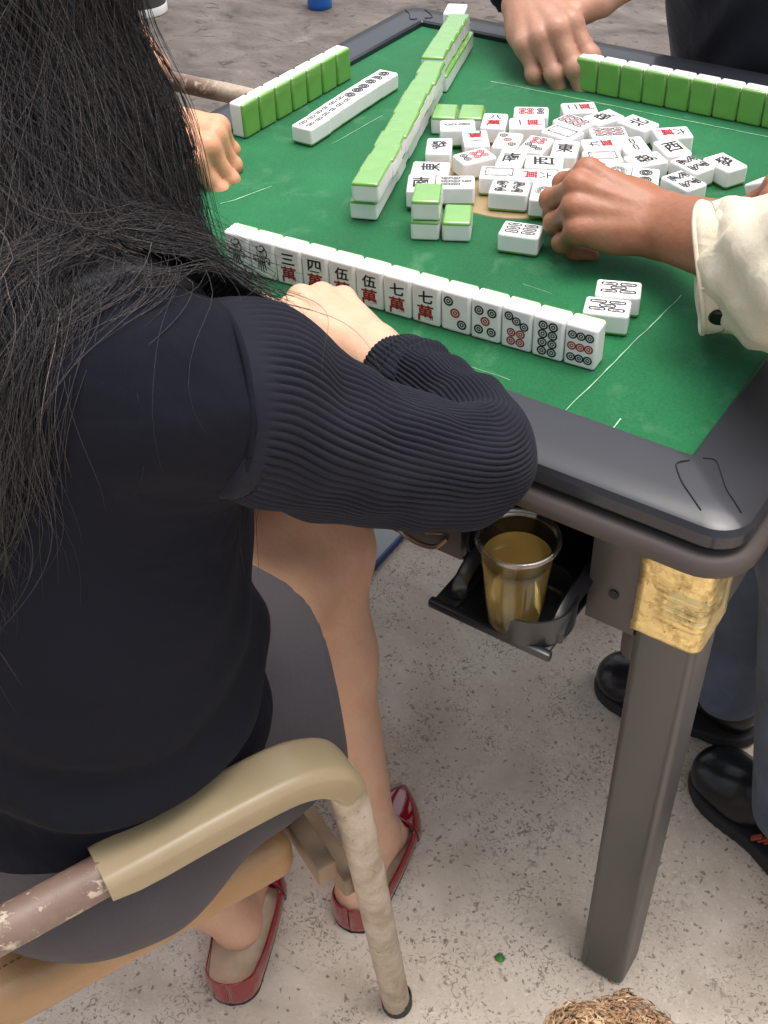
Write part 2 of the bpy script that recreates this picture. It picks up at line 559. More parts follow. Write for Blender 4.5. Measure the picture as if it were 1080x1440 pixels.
        pts = [(-sx * w * 0.5, sy * w * 0.5)]
        for k in range(1, 9): pts.append((sx * (-w * 0.5 + k * (w * 0.83) / 8), sy * w * 0.5))
        r = w * 0.17
        for k in range(1, 9):
            a = math.radians(90 - 90 * k / 8)
            pts.append((sx * (w * 0.5 - r + r * math.cos(a)), sy * (w * 0.5 - r + r * math.sin(a))))
        for k in range(1, 9): pts.append((sx * w * 0.5, sy * (w * 0.33 - k * (w * 0.83) / 8)))
        nz = 46
        z0, z1 = 0.611, 0.704
        cen = Vector((0, 0))
        N = len(pts)
        grid = []
        for j in range(nz + 1):
            zz = z0 + (z1 - z0) * j / nz
            row = []
            for i, (a, b) in enumerate(pts):
                s = i / (N - 1)
                fv = (zz - z0) / (z1 - z0)
                inner = 0.26 < fv < 0.80 and 0.16 < s < 0.84
                o = 0.0
                if inner:
                    o = 0.0012
                    if 0.34 < fv < 0.72: o += 0.0013 * math.sin((fv - 0.34) / 0.38 * math.pi * 11)
                if fv < 0.12: o += 0.0008
                n2 = Vector((a, b)).normalized()
                row.append(bm.verts.new((c[0] + a + n2.x * o, c[1] + b + n2.y * o, zz)))
            grid.append(row)
        for j in range(nz):
            for i in range(N - 1):
                bm.faces.new((grid[j][i], grid[j][i + 1], grid[j + 1][i + 1], grid[j + 1][i]))
        g = bm_obj('corner_bracket', bm, M_gold, leg, angle=60)
        sm = g.modifiers.new('thickness', 'SOLIDIFY'); sm.thickness = 0.0012; sm.offset = -1
    # pull-out cup tray
    bm = bmesh.new()
    zt0 = 0.607
    def plate(x0, x1, y0, y1):
        add_box(bm, ((x0 + x1) / 2, (y0 + y1) / 2, zt0), (x1 - x0, y1 - y0, 0.005), 0.001)
    plate(0.566, 0.588, -0.112, 0.0); plate(0.668, 0.682, -0.112, 0.0)
    add_box(bm, (0.6245, -0.116, zt0 + 0.001), (0.123, 0.008, 0.009), 0.002)
    add_box(bm, (0.618, -0.05, zt0 - 0.004), (0.11, 0.12, 0.003), 0.0005)
    tray = bm_obj('cup_tray', bm, M_black, t)
    bm = bmesh.new()
    hc = (0.649, -0.083)
    lathe(bm, [(0.0, 0.002), (0.034, 0.002), (0.036, 0.004), (0.0375, 0.030), (0.0395, 0.030), (0.040, 0.028), (0.039, 0.0), (0.030, -0.002)], (hc[0], hc[1], zt0 + 0.004), 48)
    bm_obj('holder_ring', bm, M_black, tray)
    for sx in (-1, 1):
        bm = bmesh.new()
        x = 0.584 if sx < 0 else 0.681
        P = smooth_path([(x, -0.100, zt0 + 0.004), (x + 0.001, -0.098, zt0 + 0.022), (x, -0.080, zt0 + 0.030), (x, -0.058, zt0 + 0.034), (x, -0.035, zt0 + 0.036)], 5)
        sweep(bm, P, rrect(0.006, 0.014, 0.002, 2))
        lathe(bm, [(0, 0.007), (0.006, 0.006), (0.008, 0), (0.006, -0.006), (0, -0.007)], (x + sx * 0.001, -0.094, zt0 + 0.014), 16, Matrix.Rotation(math.pi / 2, 3, 'Y'))
        bm_obj('clamp_arm', bm, M_black, tray)
    return t
make_table()

# ------------------------------------------------------------------ cup of tea
def make_cup():
    c = thing('plastic_cup', 'clear plastic cup of yellow tea standing in the black pull-out cup tray', 'cup', (0.640, -0.100, 0.6135))
    pl = bpy.data.materials.new('clear_plastic'); pl.use_nodes = True
    nt = pl.node_tree; nt.nodes.clear()
    po = nt.nodes.new('ShaderNodeOutputMaterial'); mx = nt.nodes.new('ShaderNodeMixShader')
    tr = nt.nodes.new('ShaderNodeBsdfTransparent'); tr.inputs[0].default_value = (0.95, 0.955, 0.96, 1)
    gl = nt.nodes.new('ShaderNodeBsdfGlossy'); gl.inputs['Roughness'].default_value = 0.07; gl.inputs['Color'].default_value = (0.9, 0.92, 0.95, 1)
    lw = nt.nodes.new('ShaderNodeLayerWeight'); lw.inputs['Blend'].default_value = 0.5
    fac = add_ramp(nt, lw.outputs['Facing'], [(0.2, (0.010, 0.010, 0.010)), (0.7, (0.022, 0.022, 0.022)), (0.93, (0.13, 0.13, 0.13)), (1.0, (0.5, 0.5, 0.5))])
    nt.links.new(fac, mx.inputs[0]); nt.links.new(tr.outputs[0], mx.inputs[1]); nt.links.new(gl.outputs[0], mx.inputs[2]); nt.links.new(mx.outputs[0], po.inputs[0])
    te = bpy.data.materials.new('tea'); te.use_nodes = True
    nt = te.node_tree; nt.nodes.clear()
    to_ = nt.nodes.new('ShaderNodeOutputMaterial'); m1 = nt.nodes.new('ShaderNodeMixShader'); m2 = nt.nodes.new('ShaderNodeMixShader')
    tt = nt.nodes.new('ShaderNodeBsdfTransparent'); tt.inputs[0].default_value = (0.90, 0.76, 0.42, 1)
    td = nt.nodes.new('ShaderNodeBsdfTranslucent'); td.inputs[0].default_value = (0.92, 0.76, 0.40, 1)
    tg = nt.nodes.new('ShaderNodeBsdfGlossy'); tg.inputs['Roughness'].default_value = 0.02
    m1.inputs[0].default_value = 0.42
    fr_ = nt.nodes.new('ShaderNodeFresnel'); fr_.inputs[0].default_value = 1.33
    nt.links.new(tt.outputs[0], m1.inputs[1]); nt.links.new(td.outputs[0], m1.inputs[2])
    nt.links.new(fr_.outputs[0], m2.inputs[0]); nt.links.new(m1.outputs[0], m2.inputs[1]); nt.links.new(tg.outputs[0], m2.inputs[2]); nt.links.new(m2.outputs[0], to_.inputs[0])
    hgt = 0.100
    R = lambda z: 0.0235 + (0.0325 - 0.0235) * z / hgt
    bm = bmesh.new()
    prof = [(0.0, 0.003), (0.0222, 0.003), (0.0235, 0.0), (0.0238, 0.004)]
    for k in range(1, 12):
        z = hgt * k / 12
        prof.append((R(z) + (0.0005 if k in (4, 9) else 0), z))
    prof += [(0.0324, 0.0945), (0.0318, 0.0945)]
    for k in range(11, 0, -1):
        z = hgt * k / 12
        prof.append((R(z) - 0.0007, z))
    prof += [(0.0228, 0.0042), (0.0, 0.0042)]
    lathe(bm, prof, (0, 0, 0), 56)
    bm_obj('cup_wall', bm, pl, c, angle=60)
    bm = bmesh.new()
    rimm = pl.copy(); rimm.name = 'clear_rim'
    for e, k in zip(rimm.node_tree.nodes['Color Ramp'].color_ramp.elements, (0.10, 0.22, 0.5, 0.85)): e.color = (k, k, k, 1)
    lip = [(0.0320, 0.0945), (0.0328, 0.0960), (0.0352, 0.0962), (0.0362, 0.0985), (0.0352, 0.1008), (0.0335, 0.1010), (0.0316, 0.0996), (0.0314, 0.0945)]
    bm2 = bmesh.new(); lathe(bm2, lip, (0, 0, 0), 56)
    bm_obj('cup_rim', bm2, rimm, c, angle=60)
    tp = 0.079
    pr = [(0.0, 0.0046), (0.0222, 0.0046)] + [(R(z) - 0.0010, z) for z in (0.012, 0.03, 0.05, 0.07, tp - 0.001)] + [(R(tp) - 0.0016, tp - 0.0004), (0, tp - 0.0006)]
    lathe(bm, pr, (0, 0, 0), 56)
    bm_obj('tea', bm, te, c, angle=50)
make_cup()

# ------------------------------------------------------------------ mahjong tiles
TW, TH, TD = 0.0300, 0.0425, 0.0224
M_white = new_mat('tile_white', s2l((232, 230, 228)), rough=0.22, spec=0.5, var=0.03, vscale=60, sub=0.0)
M_green = new_mat('tile_green', s2l((106, 158, 66)), rough=0.22, spec=0.5, var=0.06, vscale=40, coat=1.0)
nodes_of(M_green)[1].inputs['Coat IOR'].default_value = 1.7
nodes_of(M_green)[1].inputs['Coat Roughness'].default_value = 0.12
M_ink = new_mat('ink_black', s2l((24, 22, 26)), rough=0.5)
M_red = new_mat('ink_red', s2l((150, 18, 30)), rough=0.5)

_glyph = {}
def glyph(ch):
    """Outline of one written character as a flat mesh, normalised to a unit box."""
    if ch in _glyph: return _glyph[ch]
    cu = bpy.data.curves.new('glyph', 'FONT')
    cu.body = ch
    cu.size = 1.0
    cu.offset = 0.022
    cu.resolution_u = 3
    o = bpy.data.objects.new('glyph', cu)
    col.objects.link(o)
    dg = bpy.context.evaluated_depsgraph_get()
    me = bpy.data.meshes.new_from_object(o.evaluated_get(dg))
    v = np.array([p.co[:2] for p in me.vertices])
    f = [list(p.vertices) for p in me.polygons]
    bpy.data.objects.remove(o); bpy.data.curves.remove(cu); bpy.data.meshes.remove(me)
    lo, hi = v.min(0), v.max(0)
    v = (v - (lo + hi) / 2) / (hi - lo).max()
    v[:, 0] += 0.10 * v[:, 1] * 0
    v[:, 1] += 0.07 * v[:, 0]             # brush slant
    _glyph[ch] = (v, f)
    return _glyph[ch]

class Ink:
    """Collects flat ink shapes on a tile face: vertices in face coordinates, black or red."""
    def __init__(s): s.v, s.f, s.m = [], [], []
    def poly(s, pts, m=0):
        b = len(s.v); s.v += [tuple(p) for p in pts]; s.f.append([b + i for i in range(len(pts))]); s.m.append(m)
    def ring(s, c, ro, ri, m=0, n=20, sx=1, sy=1):
        b = len(s.v)
        for k in range(n):
            a = 2 * math.pi * k / n
            s.v += [(c[0] + ro * sx * math.cos(a), c[1] + ro * sy * math.sin(a)), (c[0] + ri * sx * math.cos(a), c[1] + ri * sy * math.sin(a))]
        for k in range(n):
            k2 = (k + 1) % n
            s.f.append([b + 2 * k, b + 2 * k2, b + 2 * k2 + 1, b + 2 * k + 1]); s.m.append(m)
    def disc(s, c, r, m=0, n=14): s.poly([(c[0] + r * math.cos(2 * math.pi * k / n), c[1] + r * math.sin(2 * math.pi * k / n)) for k in range(n)], m)
    def loop(s, pts, w, m=0):
        """closed outline of width w"""
        n = len(pts); b = len(s.v)
        for i in range(n):
            p, q, r = Vector(pts[i - 1]), Vector(pts[i]), Vector(pts[(i + 1) % n])
            t = (r - p).normalized(); nn = Vector((-t.y, t.x))
            s.v += [tuple(q + nn * w / 2), tuple(q - nn * w / 2)]
        for i in range(n):
            j = (i + 1) % n
            s.f.append([b + 2 * i, b + 2 * i + 1, b + 2 * j + 1, b + 2 * j]); s.m.append(m)
    def stroke(s, pts, w, m=0, taper=True, per=5):
        P = smooth_path([(x, y, 0) for x, y in pts], per)
        n = len(P); b = len(s.v)
        for i, q in enumerate(P):
            t = P[min(i + 1, n - 1)] - P[max(i - 1, 0)]
            nn = Vector((-t.y, t.x)).normalized()
            k = i / (n - 1)
            ww = w * (0.35 + 0.65 * math.sin(math.pi * (0.15 + 0.8 * k))) if taper else w
            s.v += [(q.x + nn.x * ww / 2, q.y + nn.y * ww / 2), (q.x - nn.x * ww / 2, q.y - nn.y * ww / 2)]
        for i in range(n - 1):
            s.f.append([b + 2 * i, b + 2 * i + 1, b + 2 * i + 3, b + 2 * i + 2]); s.m.append(m)
    def char(s, ch, c, w, h, m=0):
        v, f = glyph(ch); b = len(s.v)
        s.v += [(c[0] + x * w, c[1] + y * h) for x, y in v]
        for q in f: s.f.append([b + i for i in q]); s.m.append(m)
    def dot(s, c, r, m=0):
        s.ring(c, r * 1.08, r * 0.70, m); s.ring(c, r * 0.50, r * 0.22, m, 14)
    def bar(s, c, w, l, m=0, ang=0.0):
        pts = []
        r = w / 2
        for (cy, a0) in ((l / 2 - r, 0), (-l / 2 + r, 180)):
            for k in range(6):
                a = math.radians(a0 + 180 * k / 5)
                x, y = r * math.cos(a), cy + r * math.sin(a)
                pts.append((c[0] + x * math.cos(ang) - y * math.sin(ang), c[1] + x * math.sin(ang) + y * math.cos(ang)))
        s.loop(pts, 0.0017, m)
        s.stroke([(c[0] + l * 0.22 * math.sin(ang), c[1] - l * 0.22 * math.cos(ang)), (c[0] - l * 0.22 * math.sin(ang), c[1] + l * 0.22 * math.cos(ang))], 0.0006, m, False, 2)

mm = 0.001
def face_ink(code):
    k = Ink()
    if code in ('back', 'blank'): return k
    if code[0] == 'd' and code[1:].isdigit():
        n = int(code[1:])
        if n == 1:
            for ro, ri in ((10.5, 9.6), (8.6, 8.0), (5.2, 4.4), (2.4, 0.8)): k.ring((0, 0), ro * mm, ri * mm, 0, 28)
            for q in range(12):
                a = q * math.pi / 6; k.ring((6.6 * mm * math.cos(a), 6.6 * mm * math.sin(a)), 1.4 * mm, 0.7 * mm, 0, 10)
        elif n == 2:
            for y in (8.5, -8.5):
                k.ring((0, y * mm), 7.4 * mm, 5.5 * mm, 0, 26); k.ring((0, y * mm), 4.8 * mm, 3.4 * mm); k.ring((0, y * mm), 2.6 * mm, 1.2 * mm)
                for q in range(8):
                    a = q * math.pi / 4; k.disc((3.3 * mm * math.cos(a), y * mm + 3.3 * mm * math.sin(a)), 0.6 * mm)
        else:
            L = {3: [(-7, 11, 0), (0, 0, 1), (7, -11, 0)],
                 5: [(-6.5, 10, 0), (6.5, 10, 0), (0, 0, 1), (-6.5, -10, 0), (6.5, -10, 0)],
                 6: [(-4.8, 11.5, 0), (4.8, 11.5, 0), (-4.8, -1, 1), (4.8, -1, 1), (-4.8, -10.5, 1), (4.8, -10.5, 1)],
                 7: [(-7.6, 13, 0), (0, 9, 0), (7.6, 5, 0), (-4.6, -3.5, 1), (4.6, -3.5, 1), (-4.6, -12.5, 1), (4.6, -12.5, 1)],
                 8: [(sx * 4.8, y, 0) for y in (13.2, 4.4, -4.4, -13.2) for sx in (-1, 1)],
                 9: [(x, y, 1 if y == 0 else 0) for y in (11.5, 0, -11.5) for x in (-8, 0, 8)]}[n]
            r = {3: 4.6, 5: 4.4, 6: 4.4, 7: 4.1, 8: 4.3, 9: 4.0}[n]
            for x, y, m in L: k.dot((x * mm, y * mm), r * mm, m)
        return k
    if code[0] == 'b' and code[1:].isdigit():
        n = int(code[1:])
        if n == 2: L = [(0, 8, 0), (0, -8, 0)]; w, l = 4.2, 13
        elif n == 5: L = [(-6.5, 8.8, 0), (6.5, 8.8, 0), (0, 0, 0), (-6.5, -8.8, 0), (6.5, -8.8, 0)]; w, l = 4.2, 14.5
        elif n == 4: L = [(-5.5, 8.5, 0), (5.5, 8.5, 0), (-5.5, -8.5, 0), (5.5, -8.5, 0)]; w, l = 3.8, 13.5
        elif n == 6: L = [(x, y, 0) for x in (-7.5, 0, 7.5) for y in (8.5, -8.5)]; w, l = 4.2, 13.5
        elif n == 7: L = [(0, 12.5, 0)] + [(x, y, 0) for x in (-7.5, 0, 7.5) for y in (0.5, -10.5)]; w, l = 4.2, 9.5
        elif n == 9: L = [(x, y, 1 if x == 0 else 0) for x in (-7.5, 0, 7.5) for y in (11.5, 0, -11.5)]; w, l = 4.6, 10
        elif n == 8:
            for sy in (1, -1):
                for a, b2 in (((-9.5, 3), (-9.5, 15)), ((9.5, 3), (9.5, 15)), ((-7.8, 14.5), (-0.9, 4.5)), ((7.8, 14.5), (0.9, 4.5))):
                    a, b2 = Vector(a) * mm, Vector(b2) * mm
                    a.y *= sy; b2.y *= sy
                    d = b2 - a; c = (a + b2) / 2
                    k.bar((c.x, c.y), 3.4 * mm, d.length, 0, math.atan2(-d.x, d.y))
            return k
        for x, y, m in L: k.bar((x * mm, y * mm), w * mm, l * mm, m)
        return k
    if code == 'wd':
        def rr(w, h, c):
            return [(-w + c, -h), (w - c, -h), (w, -h + c), (w, h - c), (w - c, h), (-w + c, h), (-w, h - c), (-w, -h + c)]
        k.loop([(x * mm, y * mm) for x, y in rr(9.5, 15, 0.8)], 1.3 * mm)
        k.loop([(x * mm, y * mm) for x, y in rr(7, 12, 3.2)], 0.8 * mm)
        for sx in (-1, 1):
            for sy in (-1, 1): k.stroke([(sx * 9 * mm, sy * 14.5 * mm), (sx * 6 * mm, sy * 11 * mm)], 0.8 * mm, 0, False, 2)
        return k
    if code == 'bird':      # the ornamental one-bamboo
        q = lambda P: [(x * mm, y * mm) for x, y in P]
        k.stroke(q([(-2, 14), (1, 16), (4, 13.5), (1.5, 10), (-3, 9), (-6, 12), (-3.5, 14.5)]), 1.5 * mm)
        k.stroke(q([(4, 13.5), (6, 9), (5, 4), (0, 2.5), (-5, 4), (-5.5, 8)]), 1.4 * mm)
        for y in (8.5, 6.6, 4.8): k.stroke(q([(-3, y), (0, y - 0.8), (3.5, y)]), 0.9 * mm)
        k.stroke(q([(-4, 3), (-9, 3.5), (-10, 0), (-7, -1.5)]), 1.3 * mm); k.ring((-8.4 * mm, -1.2 * mm), 1.7 * mm, 0.8 * mm, 0, 10)
        k.stroke(q([(4, 3), (8.5, 3), (9.5, -0.5), (7, -2)]), 1.3 * mm); k.ring((8 * mm, -2.4 * mm), 1.7 * mm, 0.8 * mm, 0, 10)
        for x0, x1 in ((-3.6, -5), (-1.6, -2), (0.4, 1), (2.4, 4.4)): k.stroke(q([(x0, 1.5), ((x0 + x1) / 2 - 0.4, -6), (x1, -14.5 + abs(x1) * 0.7)]), 1.6 * mm)
        k.stroke(q([(-6.5, 1), (-3, -2), (3, -2), (6, 1)]), 1.0 * mm)
        return k
    if len(code) == 2:      # number over the red character for ten thousand
        k.char(code[0], (0.4 * mm, 8.4 * mm), 15.5 * mm, 13.5 * mm, 0)
        k.char(code[1], (0, -8.6 * mm), 18.5 * mm, 17.5 * mm, 1)
        return k
    k.char(code, (0, 0), 20 * mm, 24 * mm, 1 if code == '中' else 0)
    return k

def rounded_tile():
    bm = bmesh.new()
    add_box(bm, (0, 0, TD / 2), (TW, TH, TD), 0.0030, 4)
    return bm
GB = 0.0037          # thickness of the coloured back
_blocks = {}
def tile_meshes(code):
    if code in _blocks: return _blocks[code]
    bm = rounded_tile()
    bmesh.ops.bisect_plane(bm, geom=bm.verts[:] + bm.edges[:] + bm.faces[:], plane_co=(0, 0, GB), plane_no=(0, 0, 1), clear_inner=True)
    me = bpy.data.meshes.new('face_block'); bm.to_mesh(me); bm.free()
    v = [tuple(p.co) for p in me.vertices]; f = [list(p.vertices) for p in me.polygons]; mi = [0] * len(f)
    bpy.data.meshes.remove(me)
    k = face_ink(code)
    b = len(v)
    v += [(x, y, TD + 0.00025) for x, y in k.v]
    nb = len(f)
    f += [[b + i for i in q] for q in k.f]; mi += [1 + m for m in k.m]
    me = bpy.data.meshes.new('face_block')
    me.from_pydata(v, [], f)
    for m in (M_white, M_ink, M_red): me.materials.append(m)
    me.polygons.foreach_set('material_index', mi)
    A_ = [p.area for p in me.polygons]
    sm = [i < nb and A_[i] < 1.2e-4 for i in range(len(f))]
    me.polygons.foreach_set('use_smooth', sm)
    me.update()
    _blocks[code] = me
    return me
def back_mesh(mat):
    if mat.name in _blocks: return _blocks[mat.name]
    bm = rounded_tile()
    bmesh.ops.bisect_plane(bm, geom=bm.verts[:] + bm.edges[:] + bm.faces[:], plane_co=(0, 0, GB), plane_no=(0, 0, 1), clear_outer=True)
    me = bpy.data.meshes.new('green_back'); bm.to_mesh(me); bm.free(); me.materials.append(mat); me.polygons.foreach_set('use_smooth', [p.area < 1.0e-4 for p in me.polygons])
    _blocks[mat.name] = me
    return me

def tile(code, M, label, group, back=None):
    """A tile lies face up with its written 'up' along +y of M; M carries base centre and turn."""
    r = bpy.data.objects.new('mahjong_tile', None)
    r.empty_display_size = 0.02
    col.objects.link(r)
    r.matrix_world = M
    tag(r, label, 'mahjong tile', group)
    for nm, me in (('face_block', tile_meshes(code)), ('green_back', back_mesh(back or M_green))):
        o = bpy.data.objects.new(nm, me); col.objects.link(o); o.parent = r
    return r

def lying(x, y, z, ang, flip=False):
    M = Matrix.Translation((x, y, z)) @ Matrix.Rotation(ang, 4, 'Z')
    if flip: M = M @ Matrix.Translation((0, 0, TD)) @ Matrix.Rotation(math.pi, 4, 'Y')
    return M
def standing(x, y, z, ang):
    """face looks along (sin(ang), -cos(ang)): ang = 0 faces -y; x, y = centre of the footprint"""
    return (Matrix.Translation((x, y, z)) @ Matrix.Rotation(ang, 4, 'Z') @ Matrix.Translation((0, TD / 2, TH / 2)) @ Matrix.Rotation(math.pi / 2, 4, 'X'))

ORD = ['first', 'second', 'third', 'fourth', 'fifth', 'sixth', 'seventh', 'eighth', 'ninth', 'tenth', 'eleventh', 'twelfth', 'thirteenth', 'fourteenth', 'fifteenth', 'sixteenth', 'seventeenth']
# the woman's hand: thirteen tiles standing in a row, faces towards her
hand_row = [('bird', 'standing tile with an ornamental bird, left end of the near row'),
            ('bird', 'second standing bird tile in the near row, beside the three characters tile'),
            ('三萬', 'standing tile with black three strokes over a red character, behind the fingertips'),
            ('四萬', 'standing tile with a boxy black four, above her knuckles'),
            ('伍萬', 'half hidden standing five characters tile just behind the womans knuckles'),
            ('伍萬', 'standing five characters tile in full view, right of her hand'),
            ('七萬', 'standing seven characters tile next to the five characters tile'),
            ('七萬', 'standing seven characters tile next to the three dots tile'),
            ('d3', 'standing tile with three dots on a slant, black red black'),
            ('d5', 'standing tile with five dots, the middle one red'),
            ('d7', 'standing tile with three black dots above four red dots'),
            ('d8', 'standing tile with eight black dots in two columns'),
            ('d9', 'standing tile with nine dots in three rows, right end of near row')]
ra = 0.0717
for i, (code, lab) in enumerate(hand_row):
    d = Vector((math.cos(ra), math.sin(ra))); n = Vector((-d.y, d.x))
    c = Vector((0.2151, 0.0425)) + d * (0.031 * (i + 0.5)) + n * (TD / 2 + random.uniform(-0.0004, 0.0004))
    tile(code, standing(c.x, c.y, H + 0.0003, ra + random.uniform(-0.012, 0.012)), lab, 'standing tiles of the near hand')
# far player's row, backs towards us
for i in range(14):
    x = 0.305 + 0.031 * (i + 0.5)
    y = 0.645 + 0.0009 * i
    labs = 'green backed standing tile of the far row, %s from the far players fingers' % ORD[i]
    tile('一萬', standing(x, y, H + 0.0003, math.pi + random.uniform(-0.012, 0.02)), labs, 'standing tiles of the far player')
# left player's row, backs towards the middle
for i in range(7):
    y = 0.295 + 0.0323 * (i + 0.5)
    lab = 'green backed tile standing along the left rim, %s from the left players hand' % ORD[i]
    tile('一萬', standing(0.0185, y, H + 0.0003, -math.pi / 2 + random.uniform(-0.012, 0.012)), lab, 'standing tiles of the left player')
# left player's melds lying face up
for i in range(6):
    u = Vector((-0.0077, 0.1895)) / 6
    c = Vector((0.0985, 0.326)) + u * (i + 0.5)
    if i == 0: c += Vector((0.002, -0.003))
    code = 'b4' if i < 3 else 'd2'
    lab = ('face up four bamboo tile on the left, %s of three from the near end' % ORD[i]) if i < 3 else ('face up two dots tile on the left, %s of three from the far end' % ORD[5 - i])
    tile(code, lying(c.x, c.y, H + 0.0003 + random.uniform(0, 0.0008), math.atan2(u.y, u.x) - math.pi / 2 + random.uniform(-0.025, 0.025)), lab, 'face up melds of the left player')
# the long two-high wall
def wall_tile(cx, cy, ang, lev, j):
    lv = 'upper' if lev else 'lower'
    lab = 'tile in the %s layer of the long face down wall, %s from its near end' % (lv, ORD[j])
    tile('一萬', lying(cx, cy, H + 0.0006 + lev * (TD + 0.0006) + random.uniform(0, 0.0004), ang, True) @ Matrix.Rotation(random.uniform(-0.022, 0.022), 4, 'Y'), lab, 'tiles of the long two high wall')
u1 = Vector((-0.118, 0.3125)).normalized()
for lev in (0, 1):
    for j in range(11):
        c = Vector((0.2813, 0.2005)) + u1 * (0.0311 * (j + 0.5)) + Vector((random.uniform(-.0016, .0016), 0))
        if lev == 0: c += Vector((-0.006, 0.003))
        if lev == 1: c += Vector((0, 0))
        wall_tile(c.x, c.y, math.atan2(u1.y, u1.x) - math.pi / 2 + random.uniform(-0.02, 0.02), lev, j)
    u2 = Vector((-0.053, 0.153)).normalized()
    for j in range(5):
        off = Vector((0.1465, 0.5405)) if lev else Vector((0.1515, 0.5425))
        c = off + u2 * (0.0313 * (j + 0.5))
        wall_tile(c.x, c.y, math.atan2(u2.y, u2.x) - math.pi / 2 + (0.03 if lev else 0), lev, 11 + j)
tile('一萬', lying(0.080, 0.711, H + 0.0003, 0.35, True), 'tile under the white face up one at the far end of the wall', 'tiles of the long two high wall')
tile('blank', lying(0.076, 0.7105, H + 0.0006 + TD, 0.40), 'plain white tile lying face up at the far end of the long wall', 'tiles of the long two high wall')
# loose tiles: x, y, turn, face, lift, label
POOL = [
    (0.2934, 0.4482, 0.421, '八萬', 0.0000, 'red and black eight characters tile behind the pile edge, next to the two green backs'),
    (0.2620, 0.4150, 2.152, 'b2', 0.0000, 'two bamboo tile turned sideways beside the two back green backed tiles'),
    (0.3000, 0.3940, 3.779, '一萬', 0.0000, 'upside down one character tile in front of the two bamboo tile'),
    (0.2740, 0.3550, 0.516, '發', 0.0000, 'green dragon tile nearest the long wall, standing a little apart from the pile'),
    (0.2966, 0.3018, 2.034, '東', 0.0000, 'east wind tile turned sideways at the left edge of the pile'),
    (0.3074, 0.2652, 0.519, '南', 0.0000, 'wind tile partly hidden behind the two high green stack'),
    (0.3390, 0.2860, -1.030, 'b7', 0.0000, 'seven bamboo tile behind the single green backed tile'),
    (0.3234, 0.3525, 2.627, 'd6', 0.0000, 'six dots tile turned slantwise between two wind tiles at left of the pile'),
    (0.3348, 0.4077, 0.311, 'd3', 0.0000, 'three dots tile lying in the left middle of the pile'),
    (0.3682, 0.4151, 3.288, 'd7', 0.0000, 'seven dots tile with four red dots away from us'),
    (0.3160, 0.4980, -1.096, 'd6', 0.0000, 'six dots tile at the back edge of the pile, red dots to the left'),
    (0.3307, 0.4613, 2.096, '一萬', 0.0000, 'one character tile touching the back six dots tile'),
    (0.3785, 0.4602, 1.429, 'wd', 0.0000, 'white dragon tile with a black frame, turned slantwise at the back of the pile'),
    (0.3760, 0.4932, 1.360, 'b9', 0.0000, 'nine bamboo tile behind the slanted white dragon'),
    (0.3602, 0.5386, 2.201, '二萬', 0.0000, 'two characters tile farthest back in the pile'),
    (0.3985, 0.5282, 2.733, '發', 0.0000, 'green dragon tile at the back, right of the two characters tile'),
    (0.4409, 0.5333, 1.318, '北', 0.0000, 'north wind tile at the back right of the pile'),
    (0.4233, 0.4906, 2.219, 'b9', 0.0000, 'nine bamboo tile between north wind and nine characters'),
    (0.4320, 0.4522, 2.232, '九萬', 0.0000, 'nine characters tile just above a white dragon tile'),
    (0.4476, 0.4252, 2.226, 'wd', 0.0000, 'white dragon tile below the nine characters tile, by the right mans knuckles'),
    (0.4629, 0.4745, 0.742, 'b2', 0.0000, 'two bamboo tile with upright bars in the right part of the pile'),
    (0.4905, 0.4473, 2.456, '發', 0.0000, 'green dragon tile just below the two bamboo tile'),
    (0.4873, 0.5277, -0.888, '六萬', 0.0000, 'six characters tile on the right with its red half to the left'),
    (0.5034, 0.4904, 0.869, '西', 0.0000, 'west wind tile under the six characters tile on the right'),
    (0.5397, 0.4617, 1.190, 'b8', 0.0000, 'eight bamboo tile beside the outermost green dragon tile'),
    (0.5690, 0.4841, 1.096, '發', 0.0000, 'green dragon tile farthest right, apart from the pile'),
    (0.5483, 0.4189, 1.155, 'b8', 0.0000, 'eight bamboo tile just above the right mans wrist'),
    (0.5089, 0.4060, 0.367, 'd2', 0.0000, 'two dots tile peeping out behind the back of the right mans hand'),
    (0.4786, 0.3983, 0.349, 'd1', 0.0000, 'one dot tile half hidden behind the knuckles of the right mans hand'),
    (0.4459, 0.3712, 2.225, '三萬', 0.0000, 'three characters tile half hidden behind the index knuckle of the right man'),
    (0.4026, 0.4212, 0.363, '東', 0.0000, 'east wind tile in the centre of the pile'),
    (0.3618, 0.3686, 0.332, '南', 0.0000, 'south wind tile left of the west wind in the middle of the pile'),
    (0.3983, 0.3792, 1.991, '西', 0.0000, 'west wind tile turned sideways above the six characters tile'),
    (0.4088, 0.3449, -1.155, '六萬', 0.0000, 'six characters tile turned sideways behind the one dot tile'),
    (0.3687, 0.3300, 2.003, 'wd', 0.0000, 'white dragon tile behind the front eight bamboo tile'),
    (0.3970, 0.3040, 1.938, 'b8', 0.0000, 'eight bamboo tile at the front edge of the pile'),
    (0.4340, 0.3150, 0.392, 'd1', 0.0000, 'one dot tile with a round wheel at the front edge of the pile'),
    (0.4520, 0.2320, 1.828, 'b6', 0.0000, 'six bamboo tile held at its corner by the right mans fingertips'),
    (0.2240, 0.4480, 0.437, 'back', 0.0000, 'green backed tile touching the long wall, left one of the back pair'),
    (0.2526, 0.4628, 0.437, 'back', 0.0000, 'green backed tile, right one of the back pair beside the pile'),
    (0.3490, 0.2140, 0.478, 'back', 0.0227, 'upper green backed tile of the near two high stack'),
    (0.3780, 0.2280, 0.478, 'back', 0.0000, 'single green backed tile right of the near two high stack'),
    (0.5920, 0.1440, 1.907, 'b5', 0.0000, 'five bamboo tile nearest the right end of the near row'),
    (0.5870, 0.1780, 1.951, 'b5', 0.0000, 'five bamboo tile, far one of the pair at the right'),
]
